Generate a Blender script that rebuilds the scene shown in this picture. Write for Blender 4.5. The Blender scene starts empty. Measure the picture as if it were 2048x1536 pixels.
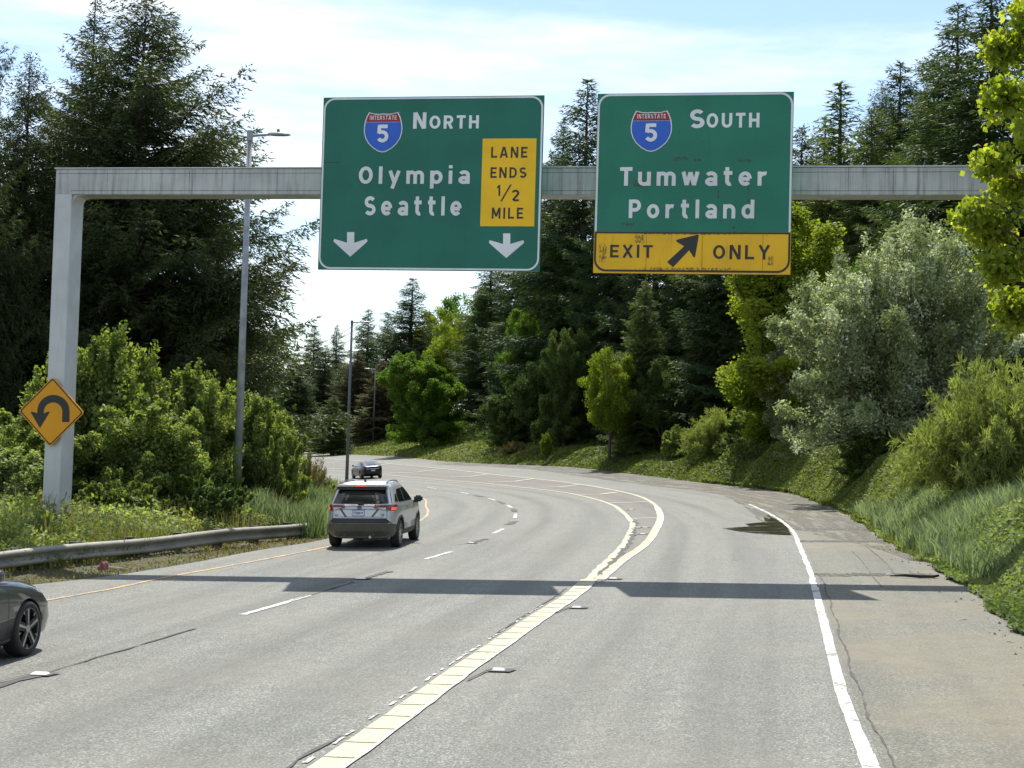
import bpy, bmesh, math, random
import numpy as np
from mathutils import Vector, Matrix
R = math.radians
SC = bpy.context.scene
COL = SC.collection

# ------------------------------------------------------------------ camera
F, W0, H0 = 2880.0, 2048.0, 1536.0          # focal length and frame in photo pixels
ROLL, HORIZON, EYE = 0.0286, 885.0, 2.7     # the road is banked; the bus leans with it
a = math.atan(ROLL)
pitch = math.atan((HORIZON - H0 / 2) / F)
c_r = Vector((math.cos(a), 0, math.sin(a)))
u0 = Vector((-math.sin(a), 0, math.cos(a)))
f0 = Vector((0, 1, 0))
c_f = f0 * math.cos(pitch) + u0 * math.sin(pitch)
c_u = u0 * math.cos(pitch) - f0 * math.sin(pitch)
CAM = u0 * EYE
cd = bpy.data.cameras.new('camera')
cd.sensor_width = 36
cd.lens = F / W0 * 36
cd.clip_end = 4000
cam = bpy.data.objects.new('camera', cd)
COL.objects.link(cam)
m = Matrix((c_r, c_u, -c_f)).transposed().to_4x4()
m.translation = CAM
cam.matrix_world = m
SC.camera = cam

# ------------------------------------------------------------------ sun, sky, exposure
SUN_EL, SUN_AZ = R(58.5), R(-4)             # azimuth measured from +Y towards +X
sd = bpy.data.lights.new('sun', 'SUN')
sd.energy = 4.4
sd.angle = R(0.5)
sd.color = (1, 0.95, 0.87)
sun = bpy.data.objects.new('sun', sd)
COL.objects.link(sun)
to_sun = Vector((math.sin(SUN_AZ) * math.cos(SUN_EL), math.cos(SUN_AZ) * math.cos(SUN_EL), math.sin(SUN_EL)))
sun.rotation_euler = to_sun.to_track_quat('Z', 'Y').to_euler()
sun.location = (0, 40, 80)
SC.view_settings.view_transform = 'Standard'
SC.view_settings.look = 'None'
SC.view_settings.exposure = 0.78
SC.view_settings.gamma = 1
SC.cycles.max_bounces = 6
SC.cycles.transparent_max_bounces = 6
SC.cycles.caustics_reflective = False
SC.cycles.caustics_refractive = False

world = bpy.data.worlds.new('World')
SC.world = world
world.use_nodes = True
nt = world.node_tree
N, L = nt.nodes, nt.links
N.clear()
out = N.new('ShaderNodeOutputWorld')
bg = N.new('ShaderNodeBackground')
bg.inputs['Strength'].default_value = 0.108
sky = N.new('ShaderNodeTexSky')
sky.sky_type = 'NISHITA'
sky.sun_disc = False
sky.sun_elevation = SUN_EL
sky.sun_rotation = SUN_AZ
sky.air_density = 1.0
sky.dust_density = 0.35
sky.ozone_density = 1.2
tc = N.new('ShaderNodeTexCoord')
def wnoise(scale, detail, rough, sx, sy, sz, off=0.0):
    mp = N.new('ShaderNodeMapping')
    mp.inputs['Scale'].default_value = (sx, sy, sz)
    mp.inputs['Location'].default_value = (off, off * 0.7, off * 0.3)
    L.new(tc.outputs['Generated'], mp.inputs['Vector'])
    n = N.new('ShaderNodeTexNoise')
    n.inputs['Scale'].default_value = scale
    n.inputs['Detail'].default_value = detail
    n.inputs['Roughness'].default_value = rough
    L.new(mp.outputs['Vector'], n.inputs['Vector'])
    return n
def wramp(src, a0, a1, v0=0.0, v1=1.0):
    r = N.new('ShaderNodeMapRange')
    r.interpolation_type = 'SMOOTHSTEP'
    r.inputs['From Min'].default_value = a0
    r.inputs['From Max'].default_value = a1
    r.inputs['To Min'].default_value = v0
    r.inputs['To Max'].default_value = v1
    L.new(src, r.inputs['Value'])
    return r.outputs['Result']
def wmath(op, x, y):
    q = N.new('ShaderNodeMath')
    q.operation = op
    for i, v in enumerate((x, y)):
        if isinstance(v, (int, float)): q.inputs[i].default_value = v
        else: L.new(v, q.inputs[i])
    return q.outputs[0]
sep = N.new('ShaderNodeSeparateXYZ')
L.new(tc.outputs['Generated'], sep.inputs['Vector'])
cirrus = wramp(wnoise(2.6, 8, 0.6, 1, 1, 6.5, 3.1).outputs['Fac'], 0.36, 0.72, 0.0, 0.88)
cum = wramp(wnoise(9.0, 9, 0.62, 1, 1, 2.0, 7.7).outputs['Fac'], 0.47, 0.58, 0, 1)
low = wramp(sep.outputs['Z'], 0.07, 0.155, 1, 0)
cumlow = wmath('MULTIPLY', cum, low)
cirhigh = wmath('MULTIPLY', cirrus, wramp(sep.outputs['Z'], 0.06, 0.15, 0.35, 1))
cover = wmath('MAXIMUM', cumlow, cirhigh)
mixw = N.new('ShaderNodeMix')
mixw.data_type = 'RGBA'
L.new(cover, mixw.inputs['Factor'])
L.new(sky.outputs['Color'], mixw.inputs['A'])
mixw.inputs['B'].default_value = (6.9, 7.15, 7.3, 1)
L.new(mixw.outputs['Result'], bg.inputs['Color'])
L.new(bg.outputs['Background'], out.inputs['Surface'])

# ------------------------------------------------------------------ rays and the lie of the land
def ray(px, py):
    return (c_f * F + c_r * (px - W0 / 2) - c_u * (py - H0 / 2)).normalized()
def at(px, py, Y):
    d = ray(px, py)
    return CAM + d * ((Y - CAM.y) / d.y)
def hermite(ys, xs, q):
    ys, xs, q = np.asarray(ys, float), np.asarray(xs, float), np.asarray(q, float)
    sl = np.empty_like(xs)
    dd = np.diff(xs) / np.diff(ys)
    sl[1:-1] = (dd[:-1] * np.diff(ys)[1:] + dd[1:] * np.diff(ys)[:-1]) / (ys[2:] - ys[:-2])
    sl[0], sl[-1] = dd[0], dd[-1]
    i = np.clip(np.searchsorted(ys, q) - 1, 0, len(ys) - 2)
    h = ys[i + 1] - ys[i]
    t = (q - ys[i]) / h
    r = ((2*t**3 - 3*t**2 + 1) * xs[i] + (t**3 - 2*t**2 + t) * h * sl[i]
         + (-2*t**3 + 3*t**2) * xs[i + 1] + (t**3 - t**2) * h * sl[i + 1])
    r = np.where(q < ys[0], xs[0] + sl[0] * (q - ys[0]), r)
    return np.where(q > ys[-1], xs[-1] + sl[-1] * (q - ys[-1]), r)
def sstep(e0, e1, v):
    t = np.clip((np.asarray(v, float) - e0) / (e1 - e0), 0, 1)
    return t * t * (3 - 2 * t)
def rise(y):
    return 2.5e-5 * np.clip(np.asarray(y, float) - 60, 0, 340) ** 2
_YS = np.concatenate([np.arange(3, 60, 0.05), np.arange(60, 700, 0.25)])
def march(px, py, hfun):
    d = ray(px, py)
    t = (_YS - CAM.y) / d.y
    x, z = CAM.x + d.x * t, CAM.z + d.z * t
    g = z - hfun(x, _YS)
    k = np.argmax(g < 0)
    if not (g < 0).any(): k = len(_YS) - 1
    k = max(k, 1)
    w = g[k - 1] / (g[k - 1] - g[k] + 1e-12)
    y = _YS[k - 1] + w * (_YS[k] - _YS[k - 1])
    tt = (y - CAM.y) / d.y
    return Vector((CAM.x + d.x * tt, y, CAM.z + d.z * tt))
def base_h(x, y): return ROLL * np.asarray(x, float) + rise(y)
class Curve:                                  # a line on the ground as x(y)
    def __init__(s, pts):
        pts = sorted(pts, key=lambda p: p[1])
        k = [pts[0]]
        for p in pts[1:]:
            if p[1] - k[-1][1] > 0.15: k.append(p)
        s.y = np.array([p[1] for p in k]); s.x = np.array([p[0] for p in k])
    def __call__(s, q): return hermite(s.y, s.x, q)
    def slope(s, q): return (s(np.asarray(q) + 0.5) - s(np.asarray(q) - 0.5))
def pcurve(pix, h=None, extra=()):
    h = h or hroad
    return Curve([tuple(march(px, py, h))[:2] for px, py in pix] + list(extra))
gore = pcurve([(655, 1536), (733, 1480), (821, 1416), (920, 1343), (995, 1292), (1077, 1235), (1140, 1194), (1195, 1141), (1240, 1098),
               (1261, 1063), (1265, 1047), (1259, 1038), (1246, 1025), (1222, 1009), (1180, 996), (1119, 984), (1041, 975),
               (966, 967), (900, 962), (828, 956), (769, 950), (690, 944)], base_h)
def hroad(x, y):
    x, y = np.asarray(x, float), np.asarray(y, float)
    g = gore(y)
    s = np.clip((x - g) / np.sqrt(1 + gore.slope(y) ** 2), -16, 16)
    return ROLL * x + rise(y) + 0.06 * sstep(45, 120, y) * s
gore_r = pcurve([(1190, 1166), (1243, 1122), (1287, 1091), (1310, 1061), (1320, 1034), (1317, 1022), (1306, 1007), (1284, 995),
                 (1240, 983), (1173, 971), (1119, 963.5), (976, 948.5), (900, 939.5), (844, 934), (779, 928), (714, 922), (652, 918)])
white_edge = pcurve([(1742, 1536), (1688, 1400), (1664, 1310), (1640, 1215), (1622, 1150), (1600, 1095), (1585, 1062), (1563, 1042),
                     (1519, 1018), (1486, 1004), (1408, 981), (1330, 966), (1212, 948), (1095, 936), (900, 927), (812, 918), (656, 910)])
edge_r = pcurve([(2048, 1256), (2013, 1227), (1930, 1165), (1897, 1148), (1814, 1107), (1744, 1061), (1698, 1030), (1648, 1010),
                 (1566, 985), (1483, 974), (1400, 965), (1290, 952), (1095, 932), (900, 924), (812, 915), (656, 907)])
yellow = pcurve([(94, 1201), (219, 1179), (312, 1159), (437, 1136), (640, 1097), (847, 1037), (856, 1022), (852, 1014)],
                None, [(float(gore(q) - 7.9 / math.sqrt(1 + float(gore.slope(q))**2)), q + 7.9 * float(gore.slope(q)) / math.sqrt(1 + float(gore.slope(q))**2)) for q in (77, 84, 92, 110, 140, 180, 230)])
dashes_c = pcurve([(80, 1350), (485, 1230), (620, 1191), (740, 1154), (850, 1119), (902, 1104), (987, 1066), (1007, 1058), (1030, 1036), (1031, 1028),
                   (1019, 1013), (983, 998), (929, 986), (864, 976)], None, [(float(gore(q) - 3.85), q) for q in (130, 180, 230)])
edge_l = pcurve([(84, 1169), (219, 1154), (312, 1140), (406, 1124), (531, 1100), (640, 1083)], None,
                [(float(yellow(q) - 1.3), q) for q in (45, 52, 58, 66, 75, 90, 110, 140, 180, 230)])

def vnoise(x, y, seed=0):                     # smooth value noise in the plane
    x, y = np.asarray(x, float), np.asarray(y, float)
    xi, yi = np.floor(x), np.floor(y)
    xf, yf = x - xi, y - yi
    def hsh(i, j):
        v = np.sin(i * 127.1 + j * 311.7 + seed * 74.7) * 43758.5453
        return v - np.floor(v)
    u, v = xf * xf * (3 - 2 * xf), yf * yf * (3 - 2 * yf)
    return (hsh(xi, yi) * (1 - u) + hsh(xi + 1, yi) * u) * (1 - v) + (hsh(xi, yi + 1) * (1 - u) + hsh(xi + 1, yi + 1) * u) * v
def hland(x, y):                              # ground beside the road
    x, y = np.asarray(x, float), np.asarray(y, float)
    z = hroad(x, y)
    dr = (x - edge_r(y)) / np.sqrt(1 + edge_r.slope(y) ** 2)
    dl = (edge_l(y) - x) / np.sqrt(1 + edge_l.slope(y) ** 2)
    near = 1 - sstep(60, 110, y)
    r = np.clip(dr - 0.3, 0, None)
    up = near * (0.40 * np.minimum(r, 7) + 0.10 * np.clip(r - 7, 0, 30)) + (1 - near) * (0.20 * np.minimum(r, 10) + 0.06 * np.clip(r - 10, 0, 40))
    up = up + np.minimum(r, 1.5) / 1.5 * (0.55 * (vnoise(x * 0.45, y * 0.3, 1) - 0.4) * near + 0.5 * (vnoise(x * 0.2, y * 0.2, 2) - 0.4))
    q = np.clip(dl - 0.9, 0, None)
    lf = 1 - 0.75 * sstep(42, 58, y)
    up = up + lf * 0.22 * np.minimum(q, 2.9) + np.minimum(q, 1) * 0.25 * (vnoise(x * 0.5, y * 0.5, 5) - 0.5)
    return z + up
def gpoint(px, py): return march(px, py, hroad)

# ------------------------------------------------------------------ object helpers
def tag(o, label=None, cat=None, group=None, kind=None):
    if label: o['label'] = label
    if cat: o['category'] = cat
    if group: o['group'] = group
    if kind: o['kind'] = kind
    return o
def empty(name, loc, rz=0.0, label=None, cat=None, group=None):
    o = bpy.data.objects.new(name, None)
    o.empty_display_size = 0.3
    COL.objects.link(o)
    o.location = loc
    o.rotation_euler = (0, 0, rz)
    return tag(o, label, cat, group)
def link(name, me, parent=None):
    o = bpy.data.objects.new(name, me)
    COL.objects.link(o)
    if parent is not None: o.parent = parent
    return o
def np_mesh(name, V, Fc, mats, tint=None, smooth=False, uv=None, midx=None):
    me = bpy.data.meshes.new(name)
    V = np.asarray(V, np.float32)
    Fc = np.asarray(Fc, np.int32)
    k = Fc.shape[1]
    me.vertices.add(len(V)); me.vertices.foreach_set('co', V.ravel())
    me.loops.add(Fc.size); me.loops.foreach_set('vertex_index', Fc.ravel())
    me.polygons.add(len(Fc)); me.polygons.foreach_set('loop_start', np.arange(0, Fc.size, k, dtype=np.int32))
    if midx is not None: me.polygons.foreach_set('material_index', np.asarray(midx, np.int32))
    if smooth: me.polygons.foreach_set('use_smooth', np.ones(len(Fc), bool))
    if tint is not None:
        at_ = me.attributes.new('tint', 'FLOAT', 'FACE')
        at_.data.foreach_set('value', np.asarray(tint, np.float32))
    if uv is not None:
        l = me.uv_layers.new(name='UVMap')
        l.data.foreach_set('uv', np.asarray(uv, np.float32)[Fc.ravel()].ravel())
    me.update(calc_edges=True)
    for mm in (mats if isinstance(mats, (list, tuple)) else [mats]): me.materials.append(mm)
    return me
class MB:                                     # collects shapes, links them as ONE mesh object
    def __init__(s): s.v = []; s.f = []
    def add(s, v, f):
        o = len(s.v)
        s.v += [tuple(p) for p in v]
        s.f += [tuple(i + o for i in q) for q in f]
        return s
    def box(s, x0, x1, y0, y1, z0, z1):
        return s.add([(x, y, z) for z in (z0, z1) for y in (y0, y1) for x in (x0, x1)],
                     [(0, 2, 3, 1), (4, 5, 7, 6), (0, 1, 5, 4), (2, 6, 7, 3), (0, 4, 6, 2), (1, 3, 7, 5)])
    def tube(s, pts, rad, n=8, cap=True):
        pts = [Vector(p) for p in pts]
        v, f = [], []
        for i, p in enumerate(pts):
            d = (pts[min(i + 1, len(pts) - 1)] - pts[max(i - 1, 0)]).normalized()
            r = d.orthogonal().normalized() if abs(d.z) > 0.95 else d.cross(Vector((0, 0, 1))).normalized()
            if abs(d.z) > 0.95: r = (Vector((1, 0, 0)) - d * d.x).normalized()
            q = d.cross(r)
            rr = rad[i] if isinstance(rad, (list, tuple)) else rad
            for k in range(n):
                t = 2 * math.pi * k / n
                v.append(p + (r * math.cos(t) + q * math.sin(t)) * rr)
        for i in range(len(pts) - 1):
            for k in range(n):
                f.append((i*n + k, i*n + (k+1) % n, (i+1)*n + (k+1) % n, (i+1)*n + k))
        if cap:
            f.append(tuple(range(n - 1, -1, -1))); f.append(tuple(range((len(pts)-1)*n, len(pts)*n)))
        return s.add(v, f)
    def lathe(s, prof, axis='x', n=32, c=(0, 0, 0)):   # prof: (along axis, radius)
        v, f = [], []
        for (h, r) in prof:
            for k in range(n):
                t = 2 * math.pi * k / n
                p = (h, r * math.cos(t), r * math.sin(t)) if axis == 'x' else (r * math.cos(t), r * math.sin(t), h)
                v.append((p[0] + c[0], p[1] + c[1], p[2] + c[2]))
        for i in range(len(prof) - 1):
            for k in range(n):
                f.append((i*n + k, i*n + (k+1) % n, (i+1)*n + (k+1) % n, (i+1)*n + k))
        return s.add(v, f)
    def prism(s, poly, y0, y1, holes=None):   # polygon in x,z pushed from y0 to y1
        n = len(poly)
        v = [(x, y0, z) for x, z in poly] + [(x, y1, z) for x, z in poly]
        f = [tuple(range(n)), tuple(range(2*n - 1, n - 1, -1))]
        f += [(i, i + n, (i+1) % n + n, (i+1) % n) for i in range(n)]
        return s.add(v, f)
    def build(s, name, mat, parent=None, smooth=False, bevel=0.0, recalc=True):
        me = bpy.data.meshes.new(name)
        me.from_pydata(s.v, [], s.f)
        if recalc or bevel:
            bm = bmesh.new(); bm.from_mesh(me)
            bmesh.ops.recalc_face_normals(bm, faces=bm.faces)
            if bevel:
                bmesh.ops.bevel(bm, geom=[e for e in bm.edges if len(e.link_faces) == 2 and e.calc_face_angle(0) > 0.5],
                                offset=bevel, segments=2, affect='EDGES', profile=0.6)
            bm.to_mesh(me); bm.free()
        me.materials.append(mat)
        if smooth:
            for p in me.polygons: p.use_smooth = True
        return link(name, me, parent)

# ------------------------------------------------------------------ materials
class Mat:
    def __init__(s, name):
        s.m = bpy.data.materials.new(name); s.m.use_nodes = True
        s.t = s.m.node_tree; s.n = s.t.nodes; s.l = s.t.links
        s.b = s.n['Principled BSDF']
        s.out = s.n['Material Output']
    def node(s, kind, **kw):
        q = s.n.new(kind)
        for k, v in kw.items():
            if hasattr(q, k) and not k[0].isupper(): setattr(q, k, v)
        return q
    def set(s, inp, v):
        i = s.b.inputs[inp]
        if isinstance(v, bpy.types.NodeSocket): s.l.new(v, i)
        else: i.default_value = v if not (isinstance(v, tuple) and len(v) == 3) else v + (1,)
        return s
    def pos(s, scale=(1, 1, 1), src='Object'):
        c = s.n.new('ShaderNodeTexCoord'); mp = s.n.new('ShaderNodeMapping')
        mp.inputs['Scale'].default_value = scale
        s.l.new(c.outputs[src], mp.inputs['Vector'])
        return mp.outputs['Vector']
    def noise(s, vec, scale, detail=4, rough=0.55, out='Fac'):
        q = s.n.new('ShaderNodeTexNoise')
        q.inputs['Scale'].default_value = scale; q.inputs['Detail'].default_value = detail; q.inputs['Roughness'].default_value = rough
        s.l.new(vec, q.inputs['Vector'])
        return q.outputs[out]
    def voro(s, vec, scale, out='Color'):
        q = s.n.new('ShaderNodeTexVoronoi'); q.inputs['Scale'].default_value = scale
        s.l.new(vec, q.inputs['Vector'])
        return q.outputs[out]
    def rng(s, v, a0, a1, b0=0.0, b1=1.0):
        q = s.n.new('ShaderNodeMapRange'); q.interpolation_type = 'SMOOTHSTEP'
        for k, x in zip(('From Min', 'From Max', 'To Min', 'To Max'), (a0, a1, b0, b1)): q.inputs[k].default_value = x
        s.l.new(v, q.inputs['Value'])
        return q.outputs['Result']
    def mix(s, fac, A, B, mode='MIX'):
        q = s.n.new('ShaderNodeMix'); q.data_type = 'RGBA'; q.blend_type = mode
        for nm, v in (('Factor', fac), ('A', A), ('B', B)):
            i = q.inputs[nm] if nm == 'Factor' else [k for k in q.inputs if k.name == nm and k.type == 'RGBA'][0]
            if isinstance(v, bpy.types.NodeSocket): s.l.new(v, i)
            else: i.default_value = v if not isinstance(v, tuple) else (v + (1,) if len(v) == 3 else v)
        return [o for o in q.outputs if o.type == 'RGBA'][0]
    def math(s, op, x, y=0.0):
        q = s.n.new('ShaderNodeMath'); q.operation = op
        for i, v in enumerate((x, y)):
            if isinstance(v, bpy.types.NodeSocket): s.l.new(v, q.inputs[i])
            else: q.inputs[i].default_value = v
        return q.outputs[0]
    def bump(s, h, strength=0.3, dist=0.01):
        q = s.n.new('ShaderNodeBump'); q.inputs['Strength'].default_value = strength; q.inputs['Distance'].default_value = dist
        s.l.new(h, q.inputs['Height'])
        s.l.new(q.outputs['Normal'], s.b.inputs['Normal'])
        return s
    def attr(s, name):
        q = s.n.new('ShaderNodeAttribute'); q.attribute_name = name
        return q.outputs['Fac']
def simple(name, col, rough=0.5, metal=0.0, spec=0.5, var=0.12, scale=3.0, coat=0.0, emit=None):
    M_ = Mat(name)
    n = M_.noise(M_.pos(), scale, 5)
    dark = tuple(c * (1 - var) for c in col); lite = tuple(min(1, c * (1 + var)) for c in col)
    M_.set('Base Color', M_.mix(M_.rng(n, 0.3, 0.7), dark, lite)).set('Roughness', rough).set('Metallic', metal).set('Specular IOR Level', spec)
    if coat: M_.set('Coat Weight', coat).set('Coat Roughness', 0.05)
    if emit: M_.set('Emission Color', emit[0]).set('Emission Strength', emit[1])
    return M_.m
def leafy(name, A, B, trans=0.4, tcol=(1.25, 1.35, 0.55), third=None, rough=0.6, spec=0.2):
    M_ = Mat(name)
    t = M_.attr('tint')
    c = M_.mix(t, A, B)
    oi = M_.n.new('ShaderNodeObjectInfo')
    c = M_.mix(M_.rng(oi.outputs['Random'], 0, 1, 0.0, 0.35), c, tuple(x * 0.7 for x in A))
    if third: c = M_.mix(M_.rng(t, third[1], third[1] + 0.05), c, third[0])
    M_.set('Base Color', c).set('Roughness', rough).set('Specular IOR Level', spec)
    tr = M_.n.new('ShaderNodeBsdfTranslucent')
    M_.l.new(M_.mix(1.0, c, tcol, 'MULTIPLY'), tr.inputs['Color'])
    ms = M_.n.new('ShaderNodeMixShader'); ms.inputs[0].default_value = trans
    M_.l.new(M_.b.outputs[0], ms.inputs[1]); M_.l.new(tr.outputs[0], ms.inputs[2])
    M_.l.new(ms.outputs[0], M_.out.inputs['Surface'])
    return M_.m
MT = {}
def asphalt(name, c0, c1, c2, dirt, dirt_amt, spec=0.35, cell=70):
    M_ = Mat(name)
    p = M_.pos(); uv = M_.pos(src='UV')
    st = M_.pos((1.1, 0.035, 1), 'UV')
    grains = M_.voro(p, cell)
    g = M_.n.new('ShaderNodeSeparateColor'); M_.l.new(grains, g.inputs[0])
    c = M_.mix(M_.rng(g.outputs[0], 0.1, 0.95), c0, c1)
    c = M_.mix(M_.rng(g.outputs[1], 0.80, 0.93, 0, 0.75), c, c2)
    c = M_.mix(M_.rng(g.outputs[2], 0.82, 0.95, 0, 0.7), c, tuple(x * 0.45 for x in c0))
    c = M_.mix(M_.rng(M_.noise(st, 1.3, 5, 0.6), 0.40, 0.72, 0, 0.5), c, tuple(x * 0.62 for x in c0))
    fine = M_.noise(p, 33, 2, 0.8)
    c = M_.mix(M_.rng(fine, 0.52, 0.66, 0, 0.55), c, tuple(x * 0.5 for x in c0))
    c = M_.mix(M_.rng(fine, 0.34, 0.46, 0.5, 0), c, c2)
    c = M_.mix(M_.rng(M_.noise(M_.pos((3.2, 0.25, 1), 'UV'), 1.0, 6, 0.75), 0.60, 0.70, 0, 0.35), c, tuple(x * 0.5 for x in c0))
    c = M_.mix(M_.rng(M_.noise(p, 0.23, 5, 0.6), 0.38, 0.7, 0, dirt_amt), c, dirt)
    c = M_.mix(M_.rng(M_.noise(p, 2.7, 6, 0.7), 0.35, 0.75, 0, 0.28), c, tuple(x * 0.6 for x in c0))
    su = M_.n.new('ShaderNodeSeparateXYZ'); M_.l.new(uv, su.inputs[0])
    tr_ = None                                  # polished, oil-stained wheel tracks
    for u_ in (-6.6, -4.95, -2.95, -1.25, 1.45, 3.25):
        k_ = M_.rng(M_.math('ABSOLUTE', M_.math('SUBTRACT', su.outputs['X'], u_)), 0.1, 0.6, 1, 0)
        tr_ = k_ if tr_ is None else M_.math('MAXIMUM', tr_, k_)
    c = M_.mix(M_.math('MULTIPLY', tr_, M_.rng(M_.noise(st, 2.0, 4), 0.3, 0.6, 0.10, 0.32)), c, tuple(x * 0.6 for x in c0))
    M_.set('Base Color', c).set('Roughness', 0.78).set('Specular IOR Level', spec)
    M_.bump(M_.math('ADD', g.outputs[0], M_.noise(p, 25, 3)), 0.5, 0.006)
    return M_.m
MT['road'] = asphalt('old asphalt', (0.098, 0.102, 0.090), (0.190, 0.195, 0.172), (0.38, 0.385, 0.345), (0.178, 0.175, 0.145), 0.5)
MT['shoulder'] = asphalt('dusty shoulder asphalt', (0.10, 0.10, 0.08), (0.165, 0.162, 0.132), (0.28, 0.275, 0.23), (0.175, 0.155, 0.105), 0.95, cell=55)
MT['goreroad'] = asphalt('gore asphalt', (0.11, 0.105, 0.095), (0.17, 0.165, 0.145), (0.28, 0.27, 0.24), (0.15, 0.14, 0.115), 0.7)
def paint(name, col, wear, under=(0.16, 0.155, 0.14)):
    M_ = Mat(name)
    p = M_.pos()
    w = M_.math('ADD', M_.math('MULTIPLY', M_.noise(p, 14, 6, 0.7), 0.6), M_.math('MULTIPLY', M_.noise(p, 1.7, 4), 0.4))
    c = M_.mix(M_.rng(M_.noise(p, 5, 5), 0.3, 0.7), col, tuple(x * 0.82 for x in col))
    M_.set('Base Color', M_.mix(M_.rng(w, 0.62 - wear * 0.18, 0.68 - wear * 0.18), c, under)).set('Roughness', 0.65)
    M_.bump(M_.noise(p, 60, 3), 0.3, 0.004)
    return M_.m
MT['white_paint'] = paint('white road paint', (0.52, 0.52, 0.475), 0.55)
MT['cream_paint'] = paint('cream road paint', (0.43, 0.40, 0.27), 0.25)
MT['thin_paint'] = paint('thin gore paint', (0.50, 0.47, 0.36), 0.5)
MT['rib_paint'] = simple('dirty cream paint', (0.37, 0.345, 0.235), 0.7, var=0.2, scale=30)
MT['yellow_paint'] = paint('yellow road paint', (0.55, 0.32, 0.08), 0.75)
MT['crack'] = simple('crack sealant', (0.045, 0.043, 0.04), 0.8, var=0.4, scale=20)
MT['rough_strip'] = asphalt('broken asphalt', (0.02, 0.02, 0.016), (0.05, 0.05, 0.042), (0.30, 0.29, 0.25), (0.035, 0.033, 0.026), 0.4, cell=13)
def land_mat():
    M_ = Mat('earth and leaf litter'); p = M_.pos()
    c = M_.mix(M_.rng(M_.noise(p, 1.2, 6, 0.65), 0.35, 0.65), (0.035, 0.05, 0.015), (0.10, 0.085, 0.05))
    c = M_.mix(M_.rng(M_.noise(p, 9, 6, 0.7), 0.45, 0.7, 0, 0.7), c, (0.06, 0.085, 0.022))
    M_.set('Base Color', c).set('Roughness', 0.95); M_.bump(M_.noise(p, 12, 6, 0.7), 0.8, 0.08)
    return M_.m
MT['land'] = land_mat()
def concrete_mat():                          # galvanised steel gantry with vertical runs of grime
    M_ = Mat('weathered galvanised steel'); p = M_.pos((7, 7, 0.35)); q = M_.pos()
    c = M_.mix(M_.rng(M_.noise(q, 1.6, 5), 0.3, 0.7), (0.40, 0.41, 0.41), (0.50, 0.51, 0.50))
    c = M_.mix(M_.rng(M_.noise(p, 1.5, 7, 0.75), 0.45, 0.72, 0, 0.65), c, (0.13, 0.125, 0.11))
    c = M_.mix(M_.rng(M_.noise(M_.pos((11, 11, 0.12)), 1.5, 5, 0.7), 0.58, 0.7, 0, 0.5), c, (0.09, 0.085, 0.07))
    c = M_.mix(M_.rng(M_.noise(q, 0.55, 3), 0.55, 0.7, 0, 0.5), c, (0.16, 0.15, 0.13))
    M_.set('Base Color', c).set('Roughness', 0.55).set('Metallic', 0.15)
    M_.bump(M_.noise(q, 30, 3), 0.1, 0.004)
    return M_.m
MT['beam'] = concrete_mat()
def column_mat():
    M_ = Mat('pale galvanised steel'); p = M_.pos((9, 9, 0.5)); q = M_.pos()
    c = M_.mix(M_.rng(M_.noise(q, 1.2, 6), 0.3, 0.7), (0.44, 0.46, 0.475), (0.54, 0.555, 0.56))
    c = M_.mix(M_.rng(M_.noise(p, 1.5, 6, 0.7), 0.5, 0.75, 0, 0.3), c, (0.28, 0.28, 0.27))
    M_.set('Base Color', c).set('Roughness', 0.5).set('Metallic', 0.2)
    return M_.m
MT['column'] = column_mat()
def sign_mat(name, col, dirt, dcol=(0.03, 0.03, 0.02)):
    M_ = Mat(name); p = M_.pos((6, 6, 0.6)); q = M_.pos()
    c = M_.mix(M_.rng(M_.noise(q, 0.8, 5), 0.3, 0.7), tuple(x * 0.9 for x in col), tuple(x * 1.08 for x in col))
    c = M_.mix(M_.rng(M_.noise(p, 1.3, 6, 0.7), 0.55, 0.8, 0, dirt), c, dcol)
    c = M_.mix(M_.rng(M_.noise(M_.pos((1, 1, 3)), 2.2, 5, 0.65), 0.66, 0.72, 0, dirt), c, dcol)
    M_.set('Base Color', c).set('Roughness', 0.45).set('Specular IOR Level', 0.3)
    return M_.m
MT['green'] = sign_mat('green sign sheeting', (0.012, 0.145, 0.105), 0.25)
def stained(name, col, spots, dirt):          # spots: (x, z, half width, half height) of real smears on this panel, in metres
    m_ = sign_mat(name, col, dirt)
    M_ = Mat.__new__(Mat); M_.m = m_; M_.t = m_.node_tree; M_.n = M_.t.nodes; M_.l = M_.t.links; M_.b = M_.n['Principled BSDF']
    c = M_.b.inputs['Base Color'].links[0].from_socket
    q = M_.pos(); sp_ = M_.n.new('ShaderNodeSeparateXYZ'); M_.l.new(q, sp_.inputs[0])
    tot = None
    for (x, z, hx, hz) in spots:
        dx = M_.math('ABSOLUTE', M_.math('SUBTRACT', sp_.outputs['X'], x)); dz = M_.math('ABSOLUTE', M_.math('SUBTRACT', sp_.outputs['Z'], z))
        k = M_.math('MULTIPLY', M_.rng(dx, hx * 0.3, hx, 1, 0), M_.rng(dz, hz * 0.3, hz, 1, 0))
        tot = k if tot is None else M_.math('MAXIMUM', tot, k)
    n = M_.noise(M_.pos((9, 9, 5)), 2.2, 8, 0.75)
    f = M_.rng(M_.math('ADD', M_.math('MULTIPLY', tot, 0.27), n), 0.68, 0.84, 0, 0.85)
    M_.l.new(M_.mix(f, c, (0.05, 0.045, 0.025)), M_.b.inputs['Base Color'])
    return m_
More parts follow.
